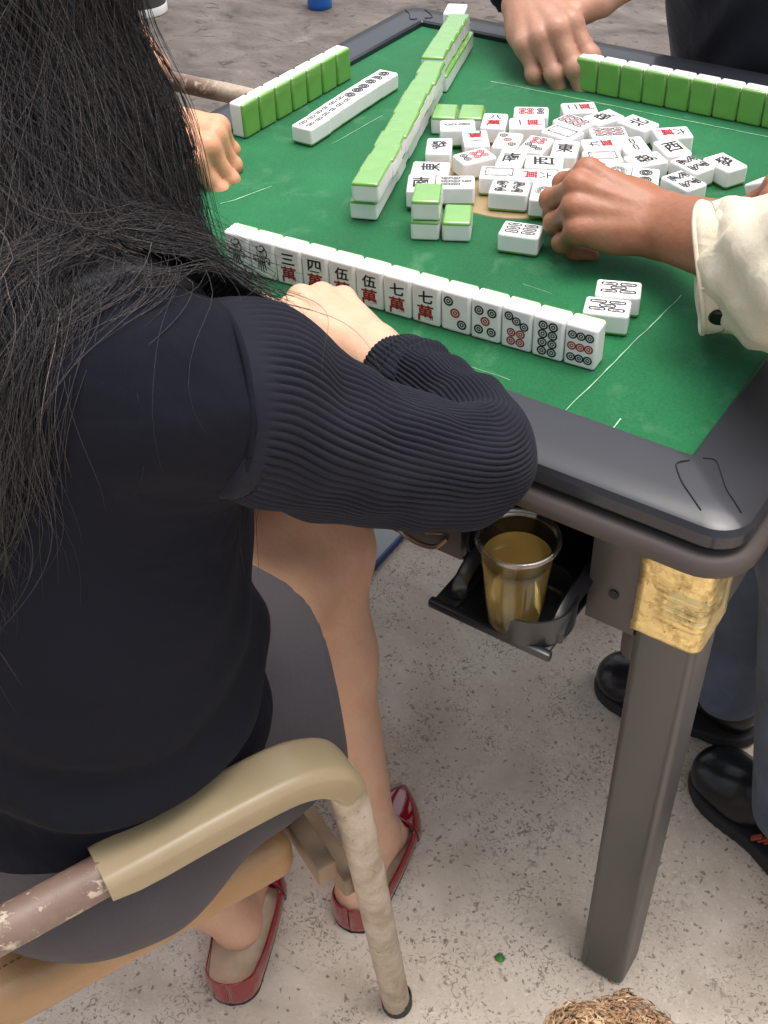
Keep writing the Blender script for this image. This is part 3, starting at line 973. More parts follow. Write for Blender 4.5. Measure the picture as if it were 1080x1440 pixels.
for x, y, a, code, lift, lab in POOL:
    z = H + 0.0003
    if math.hypot(x - 0.37, y - 0.37) < 0.125: z += 0.0024
    tile(code, lying(x, y, z + lift, a, code == 'back'), lab, 'loose tiles in the middle of the table')
tile('back', lying(0.3485, 0.2135, H + 0.0003, 0.47, True), 'lower green backed tile of the near two high stack', 'loose tiles in the middle of the table')
# right player's own tile, tilted up in his left hand
tile('blank', Matrix.Translation((0.652, 0.400, H + 0.034)) @ Matrix.Rotation(1.2, 4, 'Z') @ Matrix.Rotation(-0.5, 4, 'X'), 'white tile held up by the fingers at the right edge', 'tiles of the right player')

# ------------------------------------------------------------------ signed-distance modelling (bodies, hands, cloth)
V = lambda *a: np.array(a, dtype=float)
def norm(v):
    v = np.asarray(v, float); return v / np.linalg.norm(v)
def cone(a, b, ra, rb=None):
    a, b = np.asarray(a, float), np.asarray(b, float)
    rb = ra if rb is None else rb
    ba = b - a; L2 = max(ba @ ba, 1e-12)
    def f(P):
        t = np.clip((P - a) @ ba / L2, 0, 1)
        return np.linalg.norm(P - a - t[:, None] * ba, axis=1) - (ra + (rb - ra) * t)
    f.lo = np.minimum(a - ra, b - rb); f.hi = np.maximum(a + ra, b + rb)
    return f
def chain(pts, rads):
    return [cone(pts[i], pts[i + 1], rads[i], rads[i + 1]) for i in range(len(pts) - 1)]
def ell(c, rad, axes=None):
    c = np.asarray(c, float); rad = np.asarray(rad, float)
    A = np.eye(3) if axes is None else np.array([norm(x) for x in axes])
    def f(P):
        q = (P - c) @ A.T
        k0 = np.linalg.norm(q / rad, axis=1); k1 = np.linalg.norm(q / rad ** 2, axis=1)
        return np.where(k0 < 1e-6, -rad.min(), k0 * (k0 - 1) / np.maximum(k1, 1e-9))
    m = rad.max()
    f.lo, f.hi = c - m, c + m
    return f
def smin(a, b, k):
    if k <= 0: return np.minimum(a, b)
    h = np.clip(0.5 + 0.5 * (b - a) / k, 0, 1)
    return b + (a - b) * h - k * h * (1 - h)
def union(fs, k):
    fs = list(fs)
    def f(P):
        d = fs[0](P)
        for g in fs[1:]: d = smin(d, g(P), k)
        return d
    f.lo = np.min([g.lo for g in fs], 0); f.hi = np.max([g.hi for g in fs], 0)
    return f
def sprout(core, limbs, k):
    """limbs blend into the core but not into one another"""
    def f(P):
        c = core(P); d = c
        for g in limbs: d = np.minimum(d, smin(c, g(P), k))
        return d
    f.lo = np.min([g.lo for g in [core] + limbs], 0); f.hi = np.max([g.hi for g in [core] + limbs], 0)
    return f
def clip(fn, planes):
    """keep the side where (P - point) . normal < 0"""
    def f(P):
        d = fn(P)
        for c, n in planes:
            d = np.maximum(d, (P - np.asarray(c)) @ norm(n))
        return d
    f.lo, f.hi = fn.lo, fn.hi
    return f
def offset(fn, r):
    def f(P): return fn(P) - r
    f.lo, f.hi = fn.lo - abs(r), fn.hi + abs(r)
    return f

EDGES = [((0, 0, 0), (1, 0, 0)), ((0, 1, 0), (1, 1, 0)), ((0, 0, 1), (1, 0, 1)), ((0, 1, 1), (1, 1, 1)),
         ((0, 0, 0), (0, 1, 0)), ((1, 0, 0), (1, 1, 0)), ((0, 0, 1), (0, 1, 1)), ((1, 0, 1), (1, 1, 1)),
         ((0, 0, 0), (0, 0, 1)), ((1, 0, 0), (1, 0, 1)), ((0, 1, 0), (0, 1, 1)), ((1, 1, 0), (1, 1, 1))]
def polygonise(fn, h, relax=2):
    """Surface nets on a block-sparse grid -> vertices, quads."""
    B = 8
    lo = fn.lo - 3 * h
    n = np.ceil((fn.hi + 3 * h - lo) / (h * B)).astype(int)
    g = np.stack(np.meshgrid(*[np.arange(k) for k in n], indexing='ij'), -1).reshape(-1, 3)
    cen = lo + (g + 0.5) * (h * B)
    dc = np.concatenate([fn(c) for c in np.array_split(cen, max(1, len(cen) // 60000))])
    D = np.repeat(np.repeat(np.repeat(np.where(dc < 0, -1.0, 1.0).reshape(n).astype(np.float32), B, 0), B, 1), B, 2)
    near = np.abs(dc) < h * B * 1.35
    loc = np.stack(np.meshgrid(*[np.arange(B)] * 3, indexing='ij'), -1).reshape(-1, 3)
    for part in np.array_split(g[near], max(1, near.sum() // 150)):
        if not len(part): continue
        idx = (part[:, None, :] * B + loc[None]).reshape(-1, 3)
        D[idx[:, 0], idx[:, 1], idx[:, 2]] = fn(lo + idx * h)
    s = D < 0
    c = np.zeros(tuple(k - 1 for k in D.shape), np.int8)
    for a in (0, 1):
        for b in (0, 1):
            for d in (0, 1):
                c += s[a:D.shape[0] - 1 + a, b:D.shape[1] - 1 + b, d:D.shape[2] - 1 + d]
    act = (c > 0) & (c < 8)
    I = np.argwhere(act)
    ID = np.full(act.shape, -1, np.int64); ID[act] = np.arange(len(I))
    acc = np.zeros((len(I), 3)); cnt = np.zeros(len(I))
    for p, q in EDGES:
        p, q = np.array(p), np.array(q)
        da = D[tuple((I + p).T)]; db = D[tuple((I + q).T)]
        x = (da < 0) != (db < 0)
        t = np.where(x, da / np.where(x, da - db, 1), 0)
        acc += np.where(x[:, None], p + t[:, None] * (q - p), 0); cnt += x
    v = lo + (I + acc / cnt[:, None]) * h
    F = []
    for ax in range(3):
        o = [k for k in range(3) if k != ax]
        sl0 = [slice(1, -1)] * 3; sl1 = [slice(1, -1)] * 3
        sl0[ax] = slice(0, -1); sl1[ax] = slice(1, None)
        a, b = s[tuple(sl0)], s[tuple(sl1)]
        E = np.argwhere(a != b)
        flip = a[tuple(E.T)]
        off = np.ones(3, int); off[ax] = 0
        base = E + off
        q = []
        for d0, d1 in ((-1, -1), (0, -1), (0, 0), (-1, 0)):
            k = base.copy(); k[:, o[0]] += d0; k[:, o[1]] += d1
            q.append(ID[tuple(k.T)])
        q = np.stack(q, 1)
        if ax == 1: flip = ~flip
        q[~flip] = q[~flip][:, ::-1]
        F.append(q)
    F = np.concatenate(F)
    F = F[(F >= 0).all(1)]
    for _ in range(relax):
        e = np.concatenate([F[:, [0, 1]], F[:, [1, 2]], F[:, [2, 3]], F[:, [3, 0]]])
        sm = np.zeros_like(v); k = np.zeros(len(v))
        np.add.at(sm, e[:, 0], v[e[:, 1]]); np.add.at(k, e[:, 0], 1)
        v = v * 0.5 + 0.5 * sm / np.maximum(k, 1)[:, None]
    return v, F
def merge(*parts):
    vs, fs, b = [], [], 0
    for v, f in parts:
        vs.append(v); fs.append(f + b); b += len(v)
    return np.concatenate(vs), np.concatenate(fs)
def sdf_obj(name, fn, h, mat, parent, relax=2):
    v, f = polygonise(fn, h, relax)
    return raw_mesh(name, v, f, [mat], parent)
def grad(fn, P, e=0.002):
    g = np.stack([fn(P + V(*(e if i == k else 0 for i in range(3)))) - fn(P - V(*(e if i == k else 0 for i in range(3)))) for k in range(3)], 1)
    return g / np.maximum(np.linalg.norm(g, axis=1, keepdims=True), 1e-9)

def rotv(v, axis, deg):
    axis = norm(axis); a = math.radians(deg); v = np.asarray(v, float)
    return v * math.cos(a) + np.cross(axis, v) * math.sin(a) + axis * (axis @ v) * (1 - math.cos(a))

def hand_sdf(w, fwd, up, thumb_side, curls, thumb, s=1.0, arm=None, arm_r=(0.021, 0.027), fat=1.0, spread=(6, 1, -4, -10), tb=(0.026, 0.022, -0.008)):
    """w wrist; fwd towards the knuckles; up = back of the hand; thumb_side = +1/-1 along fwd x up.
    curls: four triples of bend angles (index..little); thumb: three directions given as (fwd, side, up) weights."""
    fwd = norm(fwd); up = norm(np.asarray(up, float) - fwd * (np.asarray(up, float) @ fwd)); side = np.cross(fwd, up) * thumb_side
    w = np.asarray(w, float)
    KF = (0.086, 0.090, 0.085, 0.076); KS = (0.027, 0.008, -0.012, -0.030); KU = (0.003, 0.007, 0.004, -0.002)
    LEN = ((0.043, 0.026, 0.021), (0.047, 0.030, 0.022), (0.043, 0.028, 0.021), (0.034, 0.021, 0.019))
    RAD = (0.0096, 0.0098, 0.0092, 0.0080)
    kn = [w + s * (fwd * KF[i] + side * KS[i] + up * KU[i]) for i in range(4)]
    core = [cone(w + side * s * KS[i] * 0.45, kn[i], 0.0165 * s * fat, 0.0112 * s * fat) for i in range(4)]
    core.append(ell(w + s * (fwd * 0.048 - up * 0.006), V(0.044, 0.037, 0.0155) * s * fat, (fwd, side, up)))
    core.append(ell(w + s * (fwd * 0.036 + side * 0.020 - up * 0.012), V(0.030, 0.016, 0.014) * s * fat, (fwd + 0.4 * side, side, up)))
    core += [cone(w + side * s * KS[i] * 0.42 + fwd * 0.012 * s + up * 0.0118 * s * fat, kn[i] + up * 0.0065 * s * fat, 0.0040 * s, 0.0062 * s) for i in range(4)]
    if arm is not None:
        arm = np.asarray(arm, float)
        core += [cone(w + side * 0.008 * s, arm + side * 0.008, arm_r[0], arm_r[1]), cone(w - side * 0.008 * s, arm - side * 0.008, arm_r[0], arm_r[1])]
    core = union(core, 0.009 * s)
    limbs = []; tips = []
    for i in range(4):
        d = rotv(fwd, up, spread[i] * (1 if np.cross(up, fwd) @ side > 0 else -1))
        ax = np.cross(d, up)            # bending axis: positive turns d away from up
        p = kn[i]; pts = [p]; rr = [RAD[i] * s * fat * 1.06]
        u2 = up
        for j in range(3):
            d = rotv(d, ax, -curls[i][j])
            p = p + d * LEN[i][j] * s
            pts.append(p); rr.append(RAD[i] * s * fat * (0.97, 0.88, 0.74)[j])
        fl = chain(pts, rr)
        # knuckle swellings
        fl += [ell(pts[1] + up * 0.0004, V(1, 1, 1) * rr[1] * 1.14), ell(pts[0] + up * 0.0025 * s, V(1, 1, 1) * rr[0] * 1.08), ell(pts[2], V(1, 1, 1) * rr[2] * 1.06)]
        limbs.append(union(fl, 0.004 * s)); tips.append((p, d, rotv(d, ax, 90)))
    p = w + s * (fwd * tb[0] + side * tb[1] + up * tb[2]); pts = [p]
    for (a, b, c), L in zip(thumb, (0.044, 0.033, 0.027)):
        d = norm(fwd * a + side * b + up * c); p = p + d * L * s; pts.append(p)
    limbs.append(union(chain(pts, [0.0150 * s * fat, 0.0118 * s * fat, 0.0104 * s * fat, 0.0082 * s * fat]), 0.005 * s))
    # tendons
    f = sprout(core, limbs, 0.010 * s)
    f.kn, f.tips, f.thumb = kn, tips, pts
    return f

def skin_mat(name, srgb, blotch=0.10, sub=0.12):
    m = bpy.data.materials.new(name); m.use_nodes = True
    nt, b = nodes_of(m)
    tc = nt.nodes.new('ShaderNodeTexCoord'); p = tc.outputs['Object']
    c = s2l(srgb)
    a = add_ramp(nt, add_noise(nt, p, 38.0, 5, 0.6), [(0.32, tuple(min(1, x * y) for x, y in zip(c, (1 - blotch * 0.3, 1 - blotch * 1.2, 1 - blotch * 1.2)))), (0.6, c), (0.8, tuple(min(1, x * (1 + blotch * 0.6)) for x in c))])
    pores = add_ramp(nt, add_noise(nt, p, 900.0, 2, 0.5), [(0.35, (0.86, 0.82, 0.80)), (0.55, (1, 1, 1))])
    nt.links.new(add_mix(nt, 0.5, a, pores, 'MULTIPLY'), b.inputs['Base Color'])
    b.inputs['Roughness'].default_value = 0.46
    b.inputs['Specular IOR Level'].default_value = 0.4
    b.inputs['Subsurface Weight'].default_value = sub
    b.inputs['Subsurface Radius'].default_value = (0.010, 0.0035, 0.002)
    b.inputs['Subsurface Scale'].default_value = 1.0
    bp = nt.nodes.new('ShaderNodeBump'); bp.inputs['Strength'].default_value = 0.5; bp.inputs['Distance'].default_value = 0.0012
    vo = nt.nodes.new('ShaderNodeTexNoise'); vo.inputs['Scale'].default_value = 170.0; vo.inputs['Detail'].default_value = 5
    nt.links.new(p, vo.inputs['Vector'])
    nt.links.new(vo.outputs['Fac'], bp.inputs['Height']); nt.links.new(bp.outputs['Normal'], b.inputs['Normal'])
    return m

def cloth_mat(name, srgb, rough=0.85, wscale=900.0, fold=0.4, sheen=0.15, var=0.12, vscale=6.0, folddist=0.006, foldscale=14.0):
    m = bpy.data.materials.new(name); m.use_nodes = True
    nt, b = nodes_of(m)
    tc = nt.nodes.new('ShaderNodeTexCoord'); p = tc.outputs['Object']
    c = s2l(srgb)
    a = add_ramp(nt, add_noise(nt, p, vscale, 5, 0.6), [(0.3, tuple(x * (1 - var) for x in c)), (0.7, tuple(min(1, x * (1 + var)) for x in c))])
    w = add_ramp(nt, add_noise(nt, p, wscale, 2, 0.5), [(0.35, (0.72, 0.72, 0.72)), (0.6, (1, 1, 1))])
    nt.links.new(add_mix(nt, 0.6, a, w, 'MULTIPLY'), b.inputs['Base Color'])
    b.inputs['Roughness'].default_value = rough
    b.inputs['Specular IOR Level'].default_value = 0.25
    b.inputs['Sheen Weight'].default_value = sheen
    b1 = nt.nodes.new('ShaderNodeBump'); b1.inputs['Strength'].default_value = fold; b1.inputs['Distance'].default_value = folddist
    nt.links.new(add_noise(nt, p, foldscale, 3, 0.5, 0.6), b1.inputs['Height'])
    b2 = nt.nodes.new('ShaderNodeBump'); b2.inputs['Strength'].default_value = 0.3; b2.inputs['Distance'].default_value = 0.0008
    nt.links.new(add_noise(nt, p, wscale, 2, 0.5), b2.inputs['Height'])
    nt.links.new(b1.outputs['Normal'], b2.inputs['Normal']); nt.links.new(b2.outputs['Normal'], b.inputs['Normal'])
    return m

def head_sdf(c, face, up=(0, 0, 1), s=1.0):
    """skull, jaw, nose, brows, lips, ears; face = direction looked at"""
    f = norm(face); u = norm(np.asarray(up, float) - f * (np.asarray(up, float) @ f)); r = np.cross(f, u)
    c = np.asarray(c, float)
    at = lambda a, b, d: c + s * (r * a + f * b + u * d)
    L = [ell(at(0, -0.012, 0.030), V(0.074, 0.094, 0.088) * s, (r, f, u)), ell(at(0, 0.020, -0.045), V(0.056, 0.066, 0.072) * s, (r, f, u)),
         ell(at(0, 0.060, -0.088), V(0.026, 0.022, 0.020) * s, (r, f, u))]
    core = union(L, 0.03 * s)
    det = [cone(at(0, 0.078, 0.012), at(0, 0.100, -0.026), 0.007 * s, 0.011 * s), ell(at(0, 0.088, -0.032), V(0.017, 0.011, 0.008) * s, (r, f, u)),
           ell(at(0, 0.080, -0.056), V(0.022, 0.010, 0.005) * s, (r, f, u)), ell(at(0, 0.078, -0.066), V(0.019, 0.010, 0.006) * s, (r, f, u))]
    for q in (-1, 1):
        det += [cone(at(q * 0.014, 0.080, 0.022), at(q * 0.048, 0.068, 0.020), 0.008 * s, 0.006 * s), ell(at(q * 0.032, 0.068, 0.002), V(0.014, 0.011, 0.009) * s, (r, f, u)),
                ell(at(q * 0.076, -0.008, -0.010), V(0.006, 0.018, 0.030) * s, (r, f, u)), ell(at(q * 0.036, 0.062, -0.028), V(0.022, 0.018, 0.018) * s, (r, f, u))]
    d = union([core, union(det, 0.008 * s)], 0.012 * s)
    d.at = at
    d.axes = (r, f, u)
    return d

# ------------------------------------------------------------------ the woman in the foreground
M_skin = skin_mat('skin_fair', (208, 166, 138), 0.09, 0.06)
M_top = cloth_mat('navy_knit', (9, 11, 23), 0.95, 700, 0.6, 0.0, folddist=0.022, foldscale=11.0)
M_sleeve = cloth_mat('navy_rib_knit', (23, 24, 35), 0.9, 900, 0.15, 0.02)
M_skirt = cloth_mat('charcoal_skirt', (70, 66, 70), 0.9, 1100, 0.5, 0.05, foldscale=10)
M_hair = bpy.data.materials.new('dark_hair'); M_hair.use_nodes = True
_nt, _b = nodes_of(M_hair)
_at = _nt.nodes.new('ShaderNodeAttribute'); _at.attribute_name = 'strand'
_nt.links.new(add_ramp(_nt, _at.outputs['Fac'], [(0.0, s2l((27, 26, 30))), (0.45, s2l((50, 47, 49))), (0.8, s2l((88, 79, 75))), (1.0, s2l((132, 116, 105)))]), _b.inputs['Base Color'])
_tc = _nt.nodes.new('ShaderNodeTexCoord'); _mp = _nt.nodes.new('ShaderNodeMapping'); _mp.inputs['Scale'].default_value = (1.0, 1.0, 0.05)
_nt.links.new(_tc.outputs['Object'], _mp.inputs['Vector'])
_bp = _nt.nodes.new('ShaderNodeBump'); _bp.inputs['Strength'].default_value = 0.8; _bp.inputs['Distance'].default_value = 0.004
_nt.links.new(add_noise(_nt, _mp.outputs['Vector'], 330.0, 4, 0.6), _bp.inputs['Height']); _nt.links.new(_bp.outputs['Normal'], _b.inputs['Normal'])
_b.inputs['Roughness'].default_value = 0.42; _b.inputs['Specular IOR Level'].default_value = 0.6
_b.inputs['Anisotropic'].default_value = 0.5
M_redpat = new_mat('red_patent', s2l((138, 16, 30)), rough=0.12, spec=0.6, coat=0.6, var=0.08, vscale=30)
M_insole = new_mat('insole_beige', s2l((244, 226, 198)), rough=0.35, var=0.1, vscale=60, bump=0.1, bscale=300)
M_sole = new_mat('sole_dark', s2l((60, 40, 36)), rough=0.7)

FD = norm(V(0.33, 0.944, 0)); RD = V(FD[1], -FD[0], 0); UZ = V(0, 0, 1)
hipC = V(0.310, -0.380, 0.53)
def wl(r, f, u): return hipC + RD * r + FD * f + UZ * u      # woman's own frame: right, forward, up

woman = thing('person', 'woman seen from behind in navy ribbed top and charcoal skirt, hand on near tiles', 'person', (0.285, -0.375, 0))
_winv = Matrix.Translation((-0.285, 0.375, 0))
def into(o, parent=woman):
    """mesh was built in world space: shift it to the parent's frame"""
    o.data.transform(Matrix.Translation(-Vector(parent.matrix_basis.translation)))
    return o

# joints (world)
shR = V(*(0.5120, -0.2750, 0.9350)); elR = V(*(0.6190, -0.1440, 0.8100)); wrR = V(*(0.4580, -0.0480, 0.8010))
shL = wl(-0.17, 0.13, 0.44)
neck = wl(-0.01, 0.125, 0.50); headC = wl(-0.045, 0.165, 0.70)
knR = V(*(0.3410, -0.0050, 0.4660)); anR = V(0.452, -0.085, 0.092)
knL = wl(-0.12, 0.36, -0.02); anL = V(0.338, -0.268, 0.098)
A5 = V(*(0.5880, -0.0990, 0.8030)); cuff = wrR + (A5 - wrR) * 0.40
A0 = V(*(0.5300, -0.3090, 0.9370)); A0b = V(*(0.5400, -0.2920, 0.9300)); A1 = V(*(0.5560, -0.2670, 0.9020)); A2 = V(*(0.5820, -0.2220, 0.8610)); A3 = V(*(0.6120, -0.1660, 0.8220)); A4 = V(*(0.6160, -0.1280, 0.8080))
hipR, hipL = wl(0.09, 0.0, -0.02), wl(-0.09, 0.0, -0.02)

# top: torso shape
torso = union([union([ell(wl(0, 0.0, 0.02), V(0.180, 0.134, 0.12), (RD, FD, UZ)),
               ell(wl(0.02, 0.05, 0.18), V(0.183, 0.124, 0.15), (RD, FD, UZ)),
               ell(wl(0.01, 0.085, 0.33), V(0.165, 0.112, 0.14), (RD, FD, UZ)), ell(wl(0.035, 0.060, 0.035), V(0.140, 0.130, 0.115), (RD, FD, UZ)), cone(wl(0.075, 0.055, 0.35), wl(0.105, 0.040, 0.17), 0.070, 0.072)], 0.10), cone(wl(0.07, 0.08, 0.31), A0 + (A0 - A1) * 0.85 - UZ * 0.01, 0.080, 0.050),
               cone(wl(0.06, 0.10, 0.400), A0 + (A0 - A1) * 0.75 + UZ * 0.0, 0.052, 0.040), cone(wl(-0.10, 0.11, 0.42), shL, 0.062, 0.056),
               cone(wl(0, 0.11, 0.44), neck, 0.062, 0.05)], 0.05)
plug = union([cone(A0 - (A1 - A0) * 0.35, A0, 0.055, 0.0575), cone(A0, A0b, 0.0575, 0.046), cone(A0b, A1, 0.046, 0.030), cone(wl(0.10, 0.06, 0.30), A0b, 0.055, 0.046)], 0.012)
def top_fn(P):
    d = smin(torso(P) - 0.006, plug(P), 0.012)
    q = (P - hipC)
    # soft cross folds above the hip
    u = q @ UZ; r = q @ RD
    fold = 0.0055 * np.sin(u * 75 + 14 * r + 2.5 * np.sin(r * 22 + u * 9)) * np.exp(-((u - 0.13) / 0.085) ** 2) * np.clip((r - 0.02) / 0.12, 0, 1)
    fold = fold + 0.0022 * np.sin(40 * u + 18 * r + 2.6 * np.sin(15 * r - 8 * u)) + 0.0016 * np.sin(62 * r - 26 * u + 2 * np.sin(21 * u))
    for rr_, ff_, uu_ in ((0.168, 0.085, 0.115), (0.178, 0.060, 0.150), (0.172, 0.080, 0.190)):
        d = np.maximum(d, 0.016 - np.linalg.norm((q - (RD * rr_ + FD * ff_ + UZ * uu_)) * V(1, 1, 1.5), axis=1))
    return np.maximum(d + fold, (hipC[2] - 0.030 + 0.10 * (q @ FD) - P[:, 2]))
top_fn.lo, top_fn.hi = torso.lo - 0.02, torso.hi + 0.02
o = into(sdf_obj('knit_top', top_fn, 0.005, M_top, woman))

# body: legs, torso core, arm, hand, neck and head, one continuous skin
legR = union([cone(hipR, knR, 0.080, 0.056), cone(knR, knR + (anR - knR) * 0.33 + FD * -0.012, 0.052, 0.053), cone(knR + (anR - knR) * 0.33 + FD * -0.012, anR, 0.050, 0.031),
              ell(knR + FD * 0.008 + UZ * 0.006, V(0.048, 0.05, 0.05))], 0.03)
legL = union([cone(hipL, knL, 0.080, 0.056), cone(knL, knL + (anL - knL) * 0.33 + FD * -0.01, 0.051, 0.052), cone(knL + (anL - knL) * 0.33 + FD * -0.01, anL, 0.049, 0.031)], 0.03)
def foot(an, toe, heel, lift=0.0, clear=0.012):
    """ankle, toe and heel points on the floor; lift raises the heel"""
    d = norm(toe - heel)
    q = np.cross(d, UZ)
    hp = heel + d * 0.030 + UZ * (0.030 + lift); ball = heel + d * 0.130 + UZ * (0.020 + clear * 0.3)
    tp = heel + d * 0.168 + UZ * (0.014 + clear * 0.3)
    return union([cone(an, hp, 0.032, 0.026), ell(hp - UZ * 0.002, V(0.030, 0.026, 0.026), (d, q, UZ)), cone(an + d * 0.01 - UZ * 0.02, ball + UZ * 0.004, 0.030, 0.022),
                  cone(hp, ball, 0.024, 0.024), ell(ball, V(0.036, 0.033, 0.016), (d, q, UZ)), cone(ball, tp, 0.016, 0.009)], 0.014)
toeR, heelR = V(0.4130, 0.046, 0), V(0.4740, -0.170, 0)
toeL, heelL = V(0.306, -0.138, 0), V(0.4085, -0.326, 0)
dR, dL = norm(toeR - heelR), norm(toeL - heelL)
footR = foot(anR, toeR - dR * 0.006, heelR + dR * 0.006, 0.012)
footL = foot(anL, toeL - dL * 0.0, heelL + dL * 0.045, 0.030)
head = head_sdf(headC, FD - RD * 0.45 + V(0, 0, -0.30))
bodyA = union([legR, legL, footR, footL, ell(wl(0, 0, 0.0), V(0.145, 0.10, 0.10), (RD, FD, UZ)), cone(wl(0, 0.03, 0.18), wl(0, 0.08, 0.36), 0.08, 0.085),
               cone(wl(0, 0.09, 0.40), shL, 0.045, 0.035), cone(shL, wl(-0.22, 0.13, 0.20), 0.036, 0.032), cone(wl(-0.22, 0.13, 0.20), wl(-0.09, 0.27, 0.125), 0.03, 0.022), ell(wl(-0.06, 0.30, 0.12), V(0.05, 0.035, 0.018), (RD, FD, UZ)),
               cone(wl(0, 0.09, 0.42), A1, 0.045, 0.040), cone(A1, elR, 0.040, 0.030), cone(elR, A5, 0.030, 0.028), cone(A5, wrR + (A5 - wrR) * 0.3, 0.028, 0.024),
               cone(neck - UZ * 0.05, headC - UZ * 0.03 - FD * 0.02, 0.052, 0.05), head], 0.022)
hfwd = V(*(0.3600, -0.0190, 0.8090)) - wrR
camv = norm(V(0.9524, -0.7123, 1.352) - wrR)
hand = hand_sdf(wrR, hfwd, camv * 0.85 + norm(np.cross(norm(hfwd), camv)) * 0.55, -1, [(12, 58, 46), (50, 60, 34), (66, 62, 30), (74, 62, 30)],
                [(0.60, 0.70, -0.30), (0.90, 0.30, -0.25), (1.0, -0.1, -0.2)], s=0.98, arm=wrR + (A5 - wrR) * 0.62, arm_r=(0.0195, 0.024), fat=1.0)
o = into(raw_mesh('body', *merge(polygonise(bodyA, 0.0045), polygonise(hand, 0.0016)), [M_skin], woman))

# charcoal skirt
hem = 0.225
sk = union([ell(wl(0.012, -0.005, -0.005), V(0.205, 0.145, 0.125), (RD, FD, UZ)), cone(wl(0.105, 0.02, -0.012), wl(0.075, 0.36, -0.022), 0.108, 0.090), cone(wl(-0.088, 0, -0.005), wl(-0.085, 0.36, -0.02), 0.104, 0.088),
            cone(wl(0, 0.02, -0.005), wl(0, 0.36, -0.01), 0.09, 0.08)], 0.06)
inner = offset(sk, -0.013)
def skirt_fn(P):
    q = P - hipC
    f = q @ FD
    d = sk(P) + 0.0025 * np.sin(f * 55 + 4 * np.sin((q @ RD) * 25)) * np.exp(-((f - 0.08) / 0.1) ** 2)
    d = np.maximum(d, 0.432 - P[:, 2])                         # pressed flat on the seat
    cut = f - hem - 0.02 * np.sin((q @ RD) * 20)
    d = np.maximum(d, cut)
    return np.maximum(d, -np.maximum(inner(P), (hem - 0.05) - f))  # hollow towards the hem
skirt_fn.lo, skirt_fn.hi = sk.lo, sk.hi
skirt = into(sdf_obj('skirt', skirt_fn, 0.0045, M_skirt, woman))

# ribbed sleeve: swept tube with real ribs, wide at the arm-hole, bunched at the cuff
def sleeve(path, rads, nrib, name, mat, parent, amp=0.0011, seg=6, squash=1.0, per=10, up=Vector((0, 0, 1)), folds=()):
    P = smooth_path([tuple(p) for p in path], per)
    n = len(P)
    # radius along the path
    k = np.linspace(0, len(rads) - 1, n)
    R = np.interp(k, np.arange(len(rads)), rads)
    s = np.concatenate([[0], np.cumsum([(P[i + 1] - P[i]).length for i in range(n - 1)])]); s /= s[-1]
    for c, w, a in folds: R = R + a * np.exp(-((s - c) / w) ** 2)
    fr = frames(P, up)
    M = nrib * seg
    vs, fs = [], []
    for i, p in enumerate(P):
        T, u, v = fr[i]
        for j in range(M):
            a = 2 * math.pi * j / M
            wob = 1 + 0.028 * math.sin(3 * a + 9 * s[i]) + 0.024 * math.sin(5 * a - 14 * s[i]) + 0.016 * math.sin(2 * a + 40 * s[i]) + 0.012 * math.sin(4 * a - 55 * s[i])
            r = R[i] * wob + amp * min(1, max(0, s[i] - 0.060) / 0.015) * (abs(math.sin(a * nrib / 2)) ** 0.7 - 0.5) * 2 * (0.8 + 0.2 * math.sin(a * 7 + 20 * s[i]))
            vs.append(p + u * (r * math.cos(a)) + v * (r * squash * math.sin(a)))
    for i in range(n - 1):
        for j in range(M):
            j2 = (j + 1) % M
            fs.append((i * M + j, i * M + j2, (i + 1) * M + j2, (i + 1) * M + j))
    return raw_mesh(name, vs, fs, [mat], parent), P, fr, R
so, SP, SF, SR = sleeve([A0 - (A0b - A0) * 0.6, A0, A0b, A1, A2, A3, A4, A5, cuff], [0.036, 0.060, 0.0625, 0.058, 0.0515, 0.0465, 0.044, 0.040, 0.036], 70, 'ribbed_sleeve', M_sleeve, woman, amp=0.0013, squash=1.0,
                        folds=((0.80, 0.03, 0.004), (0.90, 0.02, 0.004)))
into(so)
# folded frill of the cuff
co, _, _, _ = sleeve([cuff + (A5 - cuff) * 0.45, cuff + (A5 - cuff) * 0.15, cuff + (cuff - A5) * 0.02, cuff + (cuff - A5) * 0.25], [0.031, 0.0405, 0.0380, 0.0335], 54, 'cuff', M_sleeve, so, amp=0.0008, per=10)
co.data.transform(Matrix.Translation(-Vector(woman.location)))
# seam round the arm-hole
T0, u0, v0 = SF[11]
ring = [SP[11] + u0 * (SR[11] * 1.0 * math.cos(a)) + v0 * (SR[11] * 1.0 * math.sin(a)) for a in np.linspace(0, 2 * math.pi, 40)]
bm = bmesh.new(); sweep(bm, [Vector(p) for p in ring], circle(0.0022, 10))
into(bm_obj('armhole_seam', bm, M_top, woman))
# left sleeve (turned away from us)
lo_, _, _, _ = sleeve([shL + FD * -0.0 - RD * -0.03, wl(-0.205, 0.13, 0.34), wl(-0.22, 0.14, 0.21), wl(-0.16, 0.21, 0.16), wl(-0.10, 0.26, 0.13)], [0.066, 0.056, 0.05, 0.044, 0.036], 40, 'ribbed_sleeve', M_sleeve, woman, amp=0.001, seg=4)
into(lo_)

